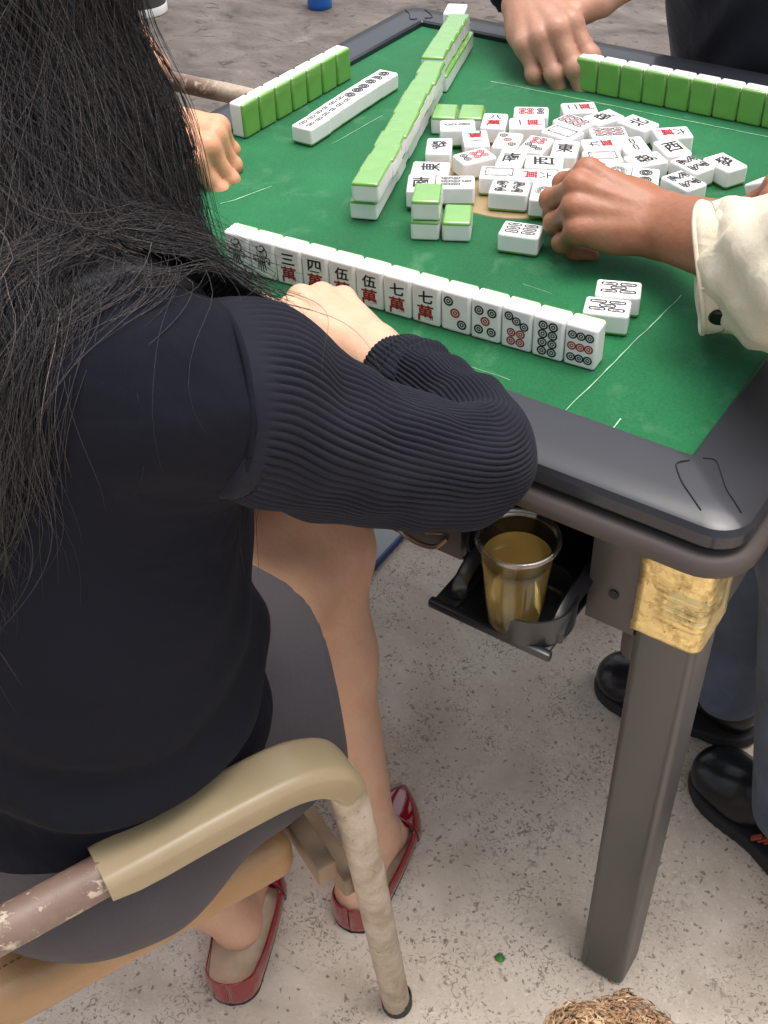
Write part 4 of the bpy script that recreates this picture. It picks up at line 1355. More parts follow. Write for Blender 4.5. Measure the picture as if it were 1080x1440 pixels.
# red pumps
def pump(heel, toe, lift=0.0):
    root = None
    d = Vector(norm(toe - heel)); q = d.cross(Vector((0, 0, 1)))
    L = (Vector(toe) - Vector(heel)).length
    def width(s):
        if s < 0.14: return 0.0345 * math.sqrt(max(0, 1 - ((0.14 - s) / 0.14) ** 2))
        if s < 0.68: return 0.0345 + (0.044 - 0.0345) * math.sin((s - 0.14) / 0.54 * math.pi / 2)
        t = (s - 0.68) / 0.32
        return 0.044 * (1 - t ** 1.7) ** 0.9
    def top(s):        # height of the topline
        if s < 0.25: return 0.056 - 0.022 * (s / 0.25)
        if s < 0.68: return 0.034 - 0.004 * math.sin((s - 0.25) / 0.43 * math.pi)
        return 0.036
    def arch(s): return 0.036 * max(0.0, 1 - max(0, (s - 0.62) / 0.38)) ** 0.6 + 0.006
    S0 = 0.665         # throat
    n, m = 54, 26
    vs, fs = [], []
    for i in range(n + 1):
        s = (i / n) ** 1.25 if i else 0.0
        s = min(s, 0.995)
        w = max(width(s), 0.0008)
        for j in range(m + 1):
            t = j / m * 2 - 1
            if s < S0:
                # open U: wall rises from sole edge to topline, leaning slightly in
                hh = abs(t)
                y = (1 if t > 0 else -1) * w * (0.90 + 0.10 * math.sin(math.pi * min(1, hh * 0.9)) - 0.06 * hh)
                z = 0.004 + (top(s) - 0.004) * hh
            else:
                k = min(1, (s - S0) / 0.05)          # throat closes quickly
                a = (1 - abs(t)) * math.pi / 2
                cl = math.sin(math.pi / 2 * k)
                yy = abs(t)
                ang = (abs(t)) * math.pi / 2
                # t = 0 in the middle on top, |t| = 1 at the sole
                yo = w * (0.90 + 0.06 * math.sin(math.pi * (1 - yy)))
                y_open = yo; 
                ys = math.sin(ang) ** 0.75
                zs = math.cos(ang) ** 0.85
                y = (1 if t > 0 else -1) * w * ys
                z = 0.004 + arch(s) * zs
            vs.append(Vector(heel) + d * (s * L) + q * y + Vector((0, 0, z)))
    # back part keeps |t| = 1 at the topline; front keeps |t| = 1 at the sole: build the two as separate strips
    i0 = max(i for i in range(n + 1) if (min((i / n) ** 1.25, 0.995)) < S0)
    M = m + 1
    me_f = []
    for i in range(n):
        if i == i0: continue
        for j in range(m):
            if i < i0 and j == m // 2: pass
            me_f.append((i * M + j, i * M + j + 1, (i + 1) * M + j + 1, (i + 1) * M + j))
    me_f2 = [f for f in me_f if not (f[0] // M < i0 and (f[0] % M in (m // 2 - 1, m // 2)))]
    # bridge the side wall to the vamp: same edge order from sole to top
    half = m // 2
    for sgn in (0, 1):
        for j in range(half):
            # wall index from sole (middle) to topline (outer); vamp index from sole (outer) to top (middle)
            if sgn == 0: a = (half - j, half - j - 1); b = (j, j + 1)
            else: a = (half + j, half + j + 1); b = (m - j, m - j - 1)
            a0, a1 = i0 * M + a[0], i0 * M + a[1]; b0, b1 = (i0 + 1) * M + b[0], (i0 + 1) * M + b[1]
            me_f2.append((a0, a1, b1, b0))
    up = raw_mesh('red_pump', vs, me_f2, [M_redpat], woman)
    md = up.modifiers.new('t', 'SOLIDIFY'); md.thickness = 0.0016; md.offset = 0
    into(up)
    # insole, outsole, low heel
    for nm, z, sc, mat in (('insole', 0.0085, 0.93, M_insole), ('outsole', 0.003, 0.93, M_sole)):
        bm = bmesh.new()
        ring = []
        for i in range(41):
            s = min(0.995, (i / 40) ** 1.1); ring.append((s, width(s) * sc))
        prev = None
        for s, w in ring:
            row = []
            for jj in range(9):
                t = jj / 4 - 1
                zz = z + (0.004 * t * t if nm == 'insole' else 0)
                row.append(bm.verts.new(Vector(heel) + d * (s * L) + q * (w * t) + Vector((0, 0, zz))))
            if prev:
                for jj in range(8): bm.faces.new((prev[jj], prev[jj + 1], row[jj + 1], row[jj]))
            prev = row
        o2 = bm_obj(nm, bm, mat, up)
        if nm == 'outsole':
            md = o2.modifiers.new('t', 'SOLIDIFY'); md.thickness = 0.003
        o2.data.transform(Matrix.Translation(-Vector(woman.location)))
    return up
pump(heelR, toeR)
pump(heelL, toeL)

# hair: dark under-mass plus several thousand separate strands that lie on head and back
capf = union([ell(head.at(0, -0.026, 0.034), V(0.082, 0.094, 0.090), head.axes), cone(headC - FD * 0.045, neck - FD * 0.045 - UZ * 0.03, 0.074, 0.080),
              cone(neck - FD * 0.05 + RD * 0.03 - UZ * 0.02, wl(0.02, -0.01, 0.36), 0.074, 0.040), cone(headC + RD * 0.012 - FD * 0.01, neck + RD * 0.012 - FD * 0.005, 0.062, 0.060), cone(neck + RD * 0.018 - FD * 0.01, wl(0.06, 0.045, 0.40), 0.064, 0.032), cone(neck + RD * 0.020, wl(0.100, 0.075, 0.430), 0.068, 0.046),
              cone(neck - RD * 0.06 - FD * 0.02, wl(-0.09, 0.02, 0.34), 0.05, 0.03)], 0.05)
coat0 = union([cone(wl(0.060, 0.115, 0.465), wl(0.085, 0.05, 0.385), 0.100, 0.072), cone(neck - RD * 0.05 - UZ * 0.04, wl(-0.06, -0.04, 0.30), 0.10, 0.10)], 0.03)
mass = capf
def capf(P): return smin(mass(P), np.maximum(torso(P) - 0.014, coat0(P)), 0.045)
capf.lo, capf.hi = np.minimum(mass.lo, coat0.lo), np.maximum(mass.hi, coat0.hi)
hair_base = into(sdf_obj('hair', capf, 0.006, M_hair, woman))
def base_attr(o):
    a = o.data.attributes.new('strand', 'FLOAT', 'POINT'); a.data.foreach_set('value', np.full(len(o.data.vertices), 0.05, np.float32))
base_attr(hair_base)
solid = union([torso, capf, cone(A0, A1, 0.066, 0.064), cone(A1, A2, 0.062, 0.055)], 0.04)
def wavefield(p, sd):
    """slow 3-D phase so that neighbouring strands wave together"""
    return 2.6 * np.sin(p[:, 0] * 31 + sd) + 2.2 * np.sin(p[:, 1] * 37 + 1.7 * sd) + 1.6 * np.sin((p[:, 0] + p[:, 2]) * 53 + sd * 2.3)
def strands(N, seed):
    """strands start all over the hair mass, run down its surface and spill over the back"""
    r = np.random.default_rng(seed)
    v, f = polygonise(capf, 0.007, 1)
    w = np.clip(v[:, 2] - 0.93, 0.004, 0.20) + 0.15 * (torso(v) < 0.03) * (v[:, 2] > 0.93)
    p = v[r.choice(len(v), N, p=w / w.sum())] + r.normal(0, 0.003, (N, 3))
    K = 20
    rd_ = (p - hipC) @ RD
    zend = 0.76 + np.interp(rd_, [-0.05, 0.02, 0.10, 0.16], [-0.06, 0.0, 0.085, 0.115]) + r.normal(0, 0.035, N)
    length = np.clip(np.minimum(r.uniform(0.16, 0.36, N), (p[:, 2] - zend) * 1.12), 0.03, 0.4)
    ds = length / (K - 1)
    lift = r.gamma(1.6, 0.0022, N) + 0.0006
    ph = wavefield(p, 0.0) + r.normal(0, 0.35, N)
    amp = r.uniform(0.25, 0.85, N); frq = r.uniform(17, 27, N)
    stray = np.where(r.uniform(size=N) < 0.07, r.uniform(0.003, 0.010, N), 0.0)
    side_bias = 0.30 * np.sin(wavefield(p, 3.0))
    P = np.zeros((K, N, 3))
    s = np.zeros(N)
    d = solid(p); g = grad(solid, p)
    p = p - g * (d - lift)[:, None]
    for k in range(K):
        P[k] = p
        g = grad(solid, p)
        dn = V(0, 0, -1.0) - FD * 0.9 * np.clip((neck[2] + 0.02 - p[:, 2]) / 0.05, 0, 1)[:, None] * np.clip(g @ UZ, 0, 1)[:, None]
        lat = np.cross(g, V(0, 0, -1.0)); ln = np.linalg.norm(lat, axis=1, keepdims=True); lat = lat / np.maximum(ln, 1e-6)
        t = dn + lat * (amp * np.cos(frq * s + ph) + side_bias)[:, None]
        t = t - g * np.sum(t * g, 1, keepdims=True)
        t /= np.maximum(np.linalg.norm(t, axis=1, keepdims=True), 1e-6)
        p = p + t * ds[:, None]
        d = solid(p)
        kk = k / (K - 1)
        tgt = lift * (1 + 0.8 * kk) + stray * kk
        p = p - grad(solid, p) * np.clip(d - tgt, -0.02, 0.006)[:, None]
        s += ds
    rdm = ((P - hipC) @ RD).max(0); fdm = ((P - hipC) @ FD).max(0)
    keep = (rdm < 0.190 + r.normal(0, 0.010, N)) | (r.uniform(size=N) < 0.012)
    keep &= (fdm < 0.238)
    return P[:, keep], r
def strand_mesh(P, rad, tone, name):
    K, N = P.shape[:2]
    T = np.gradient(P, axis=0); T /= np.maximum(np.linalg.norm(T, axis=2, keepdims=True), 1e-9)
    ref = np.array([0.577, -0.577, 0.577])
    U = np.cross(T, ref); U /= np.maximum(np.linalg.norm(U, axis=2, keepdims=True), 1e-9)
    W = np.cross(T, U)
    tt = np.linspace(0, 1, K)
    rr = rad[None, :] * np.clip(1.15 - tt ** 3 * 1.0, 0.12, 1)[:, None]
    ring = np.stack([P + (U * math.cos(a) + W * math.sin(a)) * rr[..., None] for a in (0, 2.094, 4.189)], 2)   # K,N,3,3
    vs = ring.reshape(-1, 3)
    idx = np.arange(K * N * 3).reshape(K, N, 3)
    f = []
    for j in range(3):
        j2 = (j + 1) % 3
        f.append(np.stack([idx[:-1, :, j], idx[:-1, :, j2], idx[1:, :, j2], idx[1:, :, j]], -1).reshape(-1, 4))
    f = np.concatenate(f)
    me = bpy.data.meshes.new(name)
    me.vertices.add(len(vs)); me.vertices.foreach_set('co', vs.astype(np.float32).ravel())
    me.loops.add(len(f) * 4); me.loops.foreach_set('vertex_index', f.astype(np.int32).ravel())
    me.polygons.add(len(f)); me.polygons.foreach_set('loop_start', np.arange(0, len(f) * 4, 4, dtype=np.int32))
    me.update(calc_edges=True)
    a = me.attributes.new('strand', 'FLOAT', 'POINT')
    a.data.foreach_set('value', np.repeat(np.broadcast_to(tone[None, :], (K, N)).ravel(), 3).astype(np.float32))
    me.materials.append(M_hair); me.shade_smooth(); me.validate()
    return me
HP, hr_ = strands(27000, 3)
tone = np.clip(hr_.beta(1.3, 2.4, HP.shape[1]), 0, 1)
rad_ = hr_.uniform(0.00014, 0.00034, HP.shape[1])
so_ = link_mesh('loose_strands', strand_mesh(HP, rad_, tone, 'loose_strands'), hair_base)
so_.data.transform(Matrix.Translation(-Vector(woman.location)))
so_['kind'] = 'stuff'

# ------------------------------------------------------------------ steel armchair with vinyl pads
M_vinyl = new_mat('tan_vinyl', s2l((146, 131, 102)), rough=0.38, var=0.07, vscale=18, bump=0.12, bscale=350)
def seat_mat():
    m = new_mat('brown_leatherette', s2l((150, 116, 78)), rough=0.45, var=0.14, vscale=14, bump=0.3, bscale=420, bdist=0.0012)
    return m
M_seat = seat_mat()
def worn_tube():
    m = bpy.data.materials.new('chipped_tube'); m.use_nodes = True
    nt, b = nodes_of(m)
    tc = nt.nodes.new('ShaderNodeTexCoord'); p = tc.outputs['Object']
    chips = add_ramp(nt, add_noise(nt, p, 60.0, 6, 0.7, 0.4), [(0.55, (0, 0, 0)), (0.60, (1, 1, 1))])
    sep = nt.nodes.new('ShaderNodeSeparateXYZ'); nt.links.new(p, sep.inputs[0])
    grime = add_ramp(nt, add_noise(nt, p, 30.0, 5, 0.65), [(0.35, s2l((150, 132, 112))), (0.6, s2l((186, 172, 154)))])
    paint = add_ramp(nt, add_noise(nt, p, 20.0, 5, 0.6), [(0.3, s2l((92, 72, 62))), (0.7, s2l((124, 104, 92)))])
    # brown paint survives on the rear arm (small y in chair space), the front leg is rubbed bare
    fr = add_ramp(nt, sep.outputs['Y'], [(0.02, (0, 0, 0)), (0.10, (1, 1, 1))])
    bare = add_mix(nt, chips, paint, grime)
    specks = add_ramp(nt, add_noise(nt, p, 160.0, 4, 0.7), [(0.30, s2l((110, 84, 66))), (0.38, (1, 1, 1))])
    front = add_mix(nt, 0.8, grime, specks, 'MULTIPLY')
    nt.links.new(add_mix(nt, fr, bare, front), b.inputs['Base Color'])
    b.inputs['Roughness'].default_value = 0.48
    bp = nt.nodes.new('ShaderNodeBump'); bp.inputs['Strength'].default_value = 0.5; bp.inputs['Distance'].default_value = 0.0008
    nt.links.new(chips, bp.inputs['Height']); nt.links.new(bp.outputs['Normal'], b.inputs['Normal'])
    return m
M_tube = worn_tube()
M_bar = new_mat('bar_brown', s2l((126, 106, 84)), rough=0.5, var=0.15, vscale=25)
M_stitch = new_mat('stitch', s2l((96, 70, 44)), rough=0.8)
M_rubber = new_mat('rubber', s2l((60, 56, 54)), rough=0.8)

def make_chair(label, loc, ang, group):
    """chair frame: x = sitter's right, y = forward, z up"""
    c = thing('armchair', label, 'armchair', loc, group)
    c.rotation_euler = (0, 0, ang)
    # seat cushion
    bm = bmesh.new()
    add_box(bm, (0, -0.02, 0.403), (0.385, 0.43, 0.055), 0.020, 5)
    seat = bm_obj('seat', bm, M_seat, c, angle=60)
    bm = bmesh.new()
    P = [Vector(p) for p in ((0.160, -0.20, 0.4312), (0.160, 0.15, 0.4312))]
    for k in range(70):
        y = -0.215 + 0.006 * k
        for x in (0.160, -0.160):
            add_box(bm, (x, y, 0.4308), (0.0012, 0.0038, 0.0012))
    bm_obj('stitching', bm, M_stitch, seat, smooth=False)
    for s in (1, -1):
        # one bent tube: rear leg, back post | arm, front leg
        arm = smooth_path([(s * 0.235, -0.265, 0.585), (s * 0.237, -0.16, 0.593), (s * 0.237, 0.0, 0.598), (s * 0.236, 0.13, 0.602), (s * 0.235, 0.192, 0.594), (s * 0.233, 0.225, 0.556),
                           (s * 0.226, 0.241, 0.46), (s * 0.211, 0.266, 0.22), (s * 0.196, 0.288, 0.010)], 7)
        bm = bmesh.new(); sweep(bm, arm, circle(0.0165, 20))
        a = bm_obj('arm_tube', bm, M_tube, c)
        bm = bmesh.new()
        path = [p for p in arm if p.y > 0.004 and p.z > 0.53]
        n = len(path)
        def sc(i):
            k = 0.86 if i in (0, n - 1) else (0.97 if i in (1, n - 2) else 1.0)
            tp = 1.0 if i < n - 6 else 1.0 - 0.035 * (i - (n - 6))
            return (k * tp, k * tp)
        sweep(bm, [p + Vector((0, 0, 0.002)) for p in path], rrect(0.047, 0.033, 0.009, 5), scale=sc)
        bm_obj('armrest_pad', bm, M_vinyl, a, angle=60)
        bm = bmesh.new()
        lathe(bm, [(0.0, 0.0), (0.0175, 0.0), (0.0185, 0.004), (0.0182, 0.024), (0.0165, 0.026)], (s * 0.195, 0.289, 0.0), 20)
        bm_obj('foot_cap', bm, M_rubber, a)
        rear = smooth_path([(s * 0.235, -0.33, 0.008), (s * 0.235, -0.27, 0.30), (s * 0.235, -0.245, 0.45), (s * 0.235, -0.265, 0.60), (s * 0.232, -0.33, 0.88)], 7)
        bm = bmesh.new(); sweep(bm, rear, circle(0.0155, 16))
        bm_obj('rear_post', bm, M_tube, c)
    # cross bars
    for y, z, hw in ((0.212, 0.392, 0.215), (0.240, 0.335, 0.208), (-0.262, 0.30, 0.235)):
        bm = bmesh.new(); add_box(bm, (0, y, z), (hw * 2, 0.020, 0.030), 0.004, 2)
        bm_obj('cross_bar', bm, M_bar, c)
    for s in (1, -1):
        bm = bmesh.new(); add_box(bm, (s * 0.12, -0.03, 0.362), (0.02, 0.46, 0.026), 0.004, 2)
        bm_obj('side_rail', bm, M_bar, c)
    bm = bmesh.new()
    add_box(bm, (0, -0.300, 0.74), (0.43, 0.045, 0.24), 0.02, 4, Matrix.Rotation(math.radians(-13), 3, 'X'))
    bm_obj('backrest', bm, M_seat, c, angle=60)
    return c
def copy_tree(o, parent=None):
    n = o.copy(); col.objects.link(n)
    if parent: n.parent = parent
    for ch in o.children: copy_tree(ch, n)
    return n
ch_ang = math.atan2(-0.40, 0.917)
chair0 = make_chair('worn steel armchair with tan vinyl armrest under the woman in front', (0.28, -0.40, 0), ch_ang, 'armchairs round the table')
def place_chair(loc, ang, lab):
    c = copy_tree(chair0); c.location = loc; c.rotation_euler = (0, 0, ang); c['label'] = lab
    return c
cl = place_chair((-0.46, 0.475, 0), -math.pi / 2, 'armchair at the far left with its bare tube arm showing behind the standing tiles')
for o_ in [x for c_ in cl.children for x in c_.children if x.name.startswith('armrest_pad')]: bpy.data.objects.remove(o_)
place_chair((0.475, 1.09, 0), math.pi, 'armchair under the player in dark jacket across the table')
place_chair((1.26, 0.31, 0), math.pi / 2, 'armchair under the player in cream jacket on the right')

# ------------------------------------------------------------------ the other three players
M_skin_tan = skin_mat('skin_tan', (156, 108, 82), 0.16)
M_skin_mid = skin_mat('skin_mid', (176, 134, 112), 0.14)
M_skin_warm = skin_mat('skin_warm', (204, 152, 118), 0.08)
M_cream = cloth_mat('cream_cotton', (214, 204, 182), 0.9, 1300, 0.55, 0.1, var=0.05, folddist=0.010, foldscale=22)
M_dark = cloth_mat('dark_jacket', (24, 27, 38), 0.6, 900, 0.6, 0.15, folddist=0.012, foldscale=11)
M_brownj = cloth_mat('brown_jacket', (70, 58, 52), 0.8, 900, 0.5, 0.15)
M_jeans = cloth_mat('blue_jeans', (90, 99, 114), 0.9, 1500, 0.6, 0.1, var=0.25, vscale=16, folddist=0.010, foldscale=15)
M_darkt = cloth_mat('dark_trousers', (36, 36, 42), 0.85, 900, 0.5)
M_shoe = new_mat('black_leather', s2l((22, 23, 27)), rough=0.28, var=0.2, vscale=30, bump=0.35, bscale=45, bdist=0.003)
M_shoesole = new_mat('shoe_sole', s2l((34, 34, 36)), rough=0.75, var=0.15, vscale=40)
M_eye = new_mat('eye_white', (0.7, 0.68, 0.66), rough=0.15)
M_iris = new_mat('eye_dark', (0.02, 0.012, 0.01), rough=0.1)
M_nail = new_mat('nail', s2l((206, 168, 150)), rough=0.3)
M_shorthair = new_mat('short_hair', s2l((24, 22, 22)), rough=0.6, bump=0.6, bscale=160, bdist=0.004)
M_btn = new_mat('button_black', (0.006, 0.006, 0.007), rough=0.3)

def back_to(o, root):
    o.data.transform(Matrix.Translation(-Vector(root.location))); return o

def nails(hand, root, body, idx=(0, 1, 2, 3), s=1.0):
    for i in idx:
        p, d, n = hand.tips[i]
        q = np.cross(d, n)
        bm = bmesh.new()
        bmesh.ops.create_uvsphere(bm, u_segments=12, v_segments=8, radius=1)
        M = Matrix(((d[0], q[0], n[0], 0), (d[1], q[1], n[1], 0), (d[2], q[2], n[2], 0), (0, 0, 0, 1)))
        bmesh.ops.transform(bm, matrix=Matrix.Translation(Vector(p + n * 0.0052 * s + d * 0.0005)) @ M @ Matrix.Diagonal((0.0062 * s, 0.0048 * s, 0.0016 * s, 1)), verts=bm.verts)
        back_to(bm_obj('fingernail', bm, M_nail, body), root)

def dress_shoe(root, toe, heel, ankle, label=None):
    toe, heel = V(*toe), V(*heel)
    d = norm(toe - heel); q = np.cross(d, UZ); L = np.linalg.norm(toe - heel)
    at = lambda f, s, z: heel + d * (f * L) + q * s + UZ * z
    ax = (d, q, UZ)
    up = union([ell(at(0.80, 0, 0.034), V(0.20 * L, 0.046, 0.034), ax), ell(at(0.62, 0, 0.040), V(0.20 * L, 0.046, 0.040), ax), cone(at(0.55, 0, 0.056), at(0.30, 0, 0.084), 0.034, 0.036),
                ell(at(0.17, 0, 0.046), V(0.15 * L, 0.035, 0.046), ax), cone(at(0.26, 0, 0.07), at(0.24, 0, 0.105), 0.038, 0.040)], 0.022)
    upf = clip(up, [((0, 0, 0.014), (0, 0, -1))])
    u = back_to(sdf_obj('shoe', upf, 0.0035, M_shoe, root), root)
    sole = union([ell(at(0.72, 0, 0.012), V(0.285 * L, 0.052, 0.06), ax), ell(at(0.40, 0, 0.012), V(0.32 * L, 0.042, 0.06), ax), ell(at(0.18, 0, 0.012), V(0.185 * L, 0.041, 0.06), ax)], 0.03)
    sole = clip(sole, [((0, 0, 0.021), (0, 0, 1)), ((0, 0, 0.0), (0, 0, -1))])
    back_to(sdf_obj('sole', sole, 0.003, M_shoesole, u, 1), root)
    bm = bmesh.new()
    for k in range(4):
        f = 0.44 + 0.055 * k
        P = [at(f, s * 0.020, 0.094 - 0.085 * (f - 0.40) - 0.006 * (s * s)) for s in (-1, -0.5, 0, 0.5, 1)]
        sweep(bm, smooth_path([tuple(p) for p in P], 3), circle(0.0017, 6))
    back_to(bm_obj('laces', bm, M_darkt, u), root)
    return u

def seated(name_label, hip, fd, lean, arms, knees, ankles, mats, hand_specs, head_tilt=-0.5, hs=1.0, head_off=0.20):
    """hip: centre of the pelvis; arms: [(shoulder, elbow, wrist)] x2; builds body (one skin), jacket, trousers, hair"""
    m_skin, m_jacket, m_trouser = mats
    hip = V(*hip); fd = norm(V(*fd)); rd = V(fd[1], -fd[0], 0)
    root = thing('person', name_label, 'person', (hip[0], hip[1], 0))
    chest = hip + fd * lean * 0.6 + UZ * 0.34; nk = hip + fd * lean + UZ * 0.55
    hc = nk + fd * 0.06 + UZ * head_off
    jk = [ell(hip + UZ * 0.06, V(0.175, 0.135, 0.14), (rd, fd, UZ)), ell(hip + fd * lean * 0.35 + UZ * 0.20, V(0.175, 0.135, 0.15), (rd, fd, UZ)), ell(chest, V(0.19, 0.13, 0.17), (rd, fd, UZ))]
    core = []
    for (sh, el, wr) in arms:
        sh, el, wr = V(*sh), V(*el), V(*wr)
        jk.append(cone(chest + UZ * 0.10 + (sh - chest) * 0.35, sh, 0.085, 0.070))
    torso_f = union(jk + [cone(chest + UZ * 0.12, nk, 0.08, 0.06)], 0.06)
    slv = []
    for (sh, el, wr), sp in zip(arms, hand_specs):
        sh, el, wr = V(*sh), V(*el), V(*wr)
        e = wr + (el - wr) * sp.get('cuff', 0.22)
        if sp.get('sleeve', True):
            slv.append(clip(union([cone(sh, el, 0.068, 0.056), cone(el, e, 0.055, sp.get('cr', 0.043)), cone(e, wr, sp.get('cr', 0.043), sp.get('cr', 0.043))], 0.03), [(e, norm(wr - el))]))
        else:
            slv.append(cone(sh, sh + (el - sh) * 0.5, 0.064, 0.050))
    jf0 = sprout(torso_f, slv, 0.035)
    def jf(P):
        d = jf0(P)
        return d + 0.003 * np.sin(P[:, 2] * 55 + 5 * np.sin(P[:, 0] * 23) + 4 * np.sin(P[:, 1] * 19))
    jf.lo, jf.hi = jf0.lo, jf0.hi
    jacket = back_to(sdf_obj('jacket', clip(jf, [(hip - UZ * 0.06, (0, 0, -1))]), 0.006, m_jacket, root), root)
    legs = []
    for s, kn, an in zip((1, -1), knees, ankles):
        h = hip + rd * 0.09 * s; kn, an = V(*kn), V(*an)
        legs.append(union([cone(h, kn, 0.092, 0.066), cone(kn, an + UZ * 0.0, 0.064, 0.053)], 0.03))
    tr = clip(union([ell(hip - UZ * 0.01, V(0.18, 0.15, 0.11), (rd, fd, UZ))] + legs, 0.035), [(( 0, 0, 0.055), (0, 0, -1))])
    back_to(sdf_obj('trousers', tr, 0.006, m_trouser, root), root)
    hd = head_sdf(hc, fd + V(0, 0, head_tilt))
    parts = [hd, cone(nk - UZ * 0.06, hc - fd * 0.02 - UZ * 0.03, 0.058, 0.055), cone(hip + UZ * 0.05, chest, 0.09, 0.11)]
    for (sh, el, wr) in arms:
        sh, el, wr = V(*sh), V(*el), V(*wr)
        parts += [cone(chest + UZ * 0.1, sh, 0.05, 0.045), cone(sh, el, 0.045, 0.036), cone(el, wr + (el - wr) * 0.2, 0.037, 0.027)]
    for s, kn, an in zip((1, -1), knees, ankles):
        h = hip + rd * 0.09 * s; kn, an = V(*kn), V(*an)
        parts += [cone(h, kn, 0.075, 0.05), cone(kn, an, 0.05, 0.035)]
    pieces = [polygonise(union(parts, 0.02), 0.006)]
    hands = []
    for (sh, el, wr), sp in zip(arms, hand_specs):
        sh, el, wr = V(*sh), V(*el), V(*wr)
        h = hand_sdf(wr, sp['fwd'], sp['up'], sp['thumb'], sp['curls'], sp['tdir'], s=sp.get('s', 1.0), arm=wr + (el - wr) * 0.5, arm_r=sp.get('arm_r', (0.022, 0.030)), fat=sp.get('fat', 1.05), spread=sp.get('spread', (6, 1, -4, -10)), tb=sp.get('tb', (0.026, 0.022, -0.008)))
        hands.append(h); pieces.append(polygonise(h, 0.0017))
    body = back_to(raw_mesh('body', *merge(*pieces), [m_skin], root), root)
    for s in (-1, 1):
        bm = bmesh.new()
        bmesh.ops.create_uvsphere(bm, u_segments=16, v_segments=10, radius=0.0118, matrix=Matrix.Translation(Vector(hd.at(s * 0.032, 0.0715, 0.003))))
        eye = back_to(bm_obj('eye', bm, M_eye, body), root)
        bm = bmesh.new()
        bmesh.ops.create_uvsphere(bm, u_segments=12, v_segments=8, radius=0.0055, matrix=Matrix.Translation(Vector(hd.at(s * 0.032, 0.0790, 0.002))))
        back_to(bm_obj('iris', bm, M_iris, eye), root)
    r_, f_, u_ = hd.axes
    hair = clip(ell(hd.at(0, -0.018, 0.038), V(0.083, 0.103, 0.095), (r_, f_, u_)), [(hd.at(0, 0.055, 0.035), norm(V(*f_) * 1.0 - V(*u_) * 0.7)), (hd.at(0, 0, -0.045), -V(*u_))])
    back_to(sdf_obj('hair', hair, 0.004, M_shorthair, root), root)
    return root, body, jacket, hands

# right player: cream jacket, his left hand picks up the six bamboo tile, his right hand lifts a tile at the edge
rm_w = V(*(0.5910, 0.2640, 0.8150))
rm_el = V(0.860, 0.100, 0.905)
rm_root, rm_body, rm_jacket, rm_h = seated('player in cream jacket and blue jeans picking up a bamboo tile with one hand', (1.20, 0.31, 0.50), (-1, 0.05, 0), 0.16,
    [((1.02, 0.50, 1.00), (0.83, 0.53, 0.84), (0.735, 0.420, 0.835)), ((1.04, 0.115, 1.00), tuple(rm_el), tuple(rm_w))],
    [(0.765, 0.44, 0.49), (0.815, 0.275, 0.49)], [(0.735, 0.393, 0.09), (0.880, 0.245, 0.09)], (M_skin_tan, M_cream, M_jeans),
    [dict(fwd=(-0.75, -0.35, -0.25), up=(-0.1, -0.45, 0.85), thumb=-1, curls=[(20, 30, 20), (25, 35, 20), (35, 40, 25), (40, 45, 25)], tdir=[(0.7, 0.6, -0.3), (0.9, 0.2, -0.3), (1, 0, -0.2)], cuff=0.35, cr=0.05),
     dict(fwd=V(*(0.5210, 0.2450, 0.8290)) - rm_w, up=(0.10, -0.55, 0.83), thumb=1, curls=[(60, 32, 16), (60, 38, 18), (66, 52, 28), (68, 64, 40)], tdir=[(0.75, 0.45, -0.5), (0.9, 0.1, -0.5), (1.0, -0.2, -0.35)], s=1.02, fat=1.10, sleeve=False, arm_r=(0.0245, 0.033))])
dress_shoe(rm_root, (0.5490, 0.363, 0), (0.790, 0.402, 0), None)
sh2 = dress_shoe(rm_root, (0.7385, 0.303, 0), (0.945, 0.215, 0), None)
bm = bmesh.new()
for k in range(4):
    a = V(0.852 + 0.008 * k, 0.205 + 0.002 * k, 0.050); add_box(bm, tuple(a + V(0, 0, 0.0)), (0.0035, 0.006, 0.020), 0.0005, 1, Euler((0.3, 0.5, 0.4)).to_matrix())
back_to(bm_obj('red_stripes', bm, new_mat('shoe_stripe', s2l((150, 62, 48)), rough=0.5), sh2), rm_root)
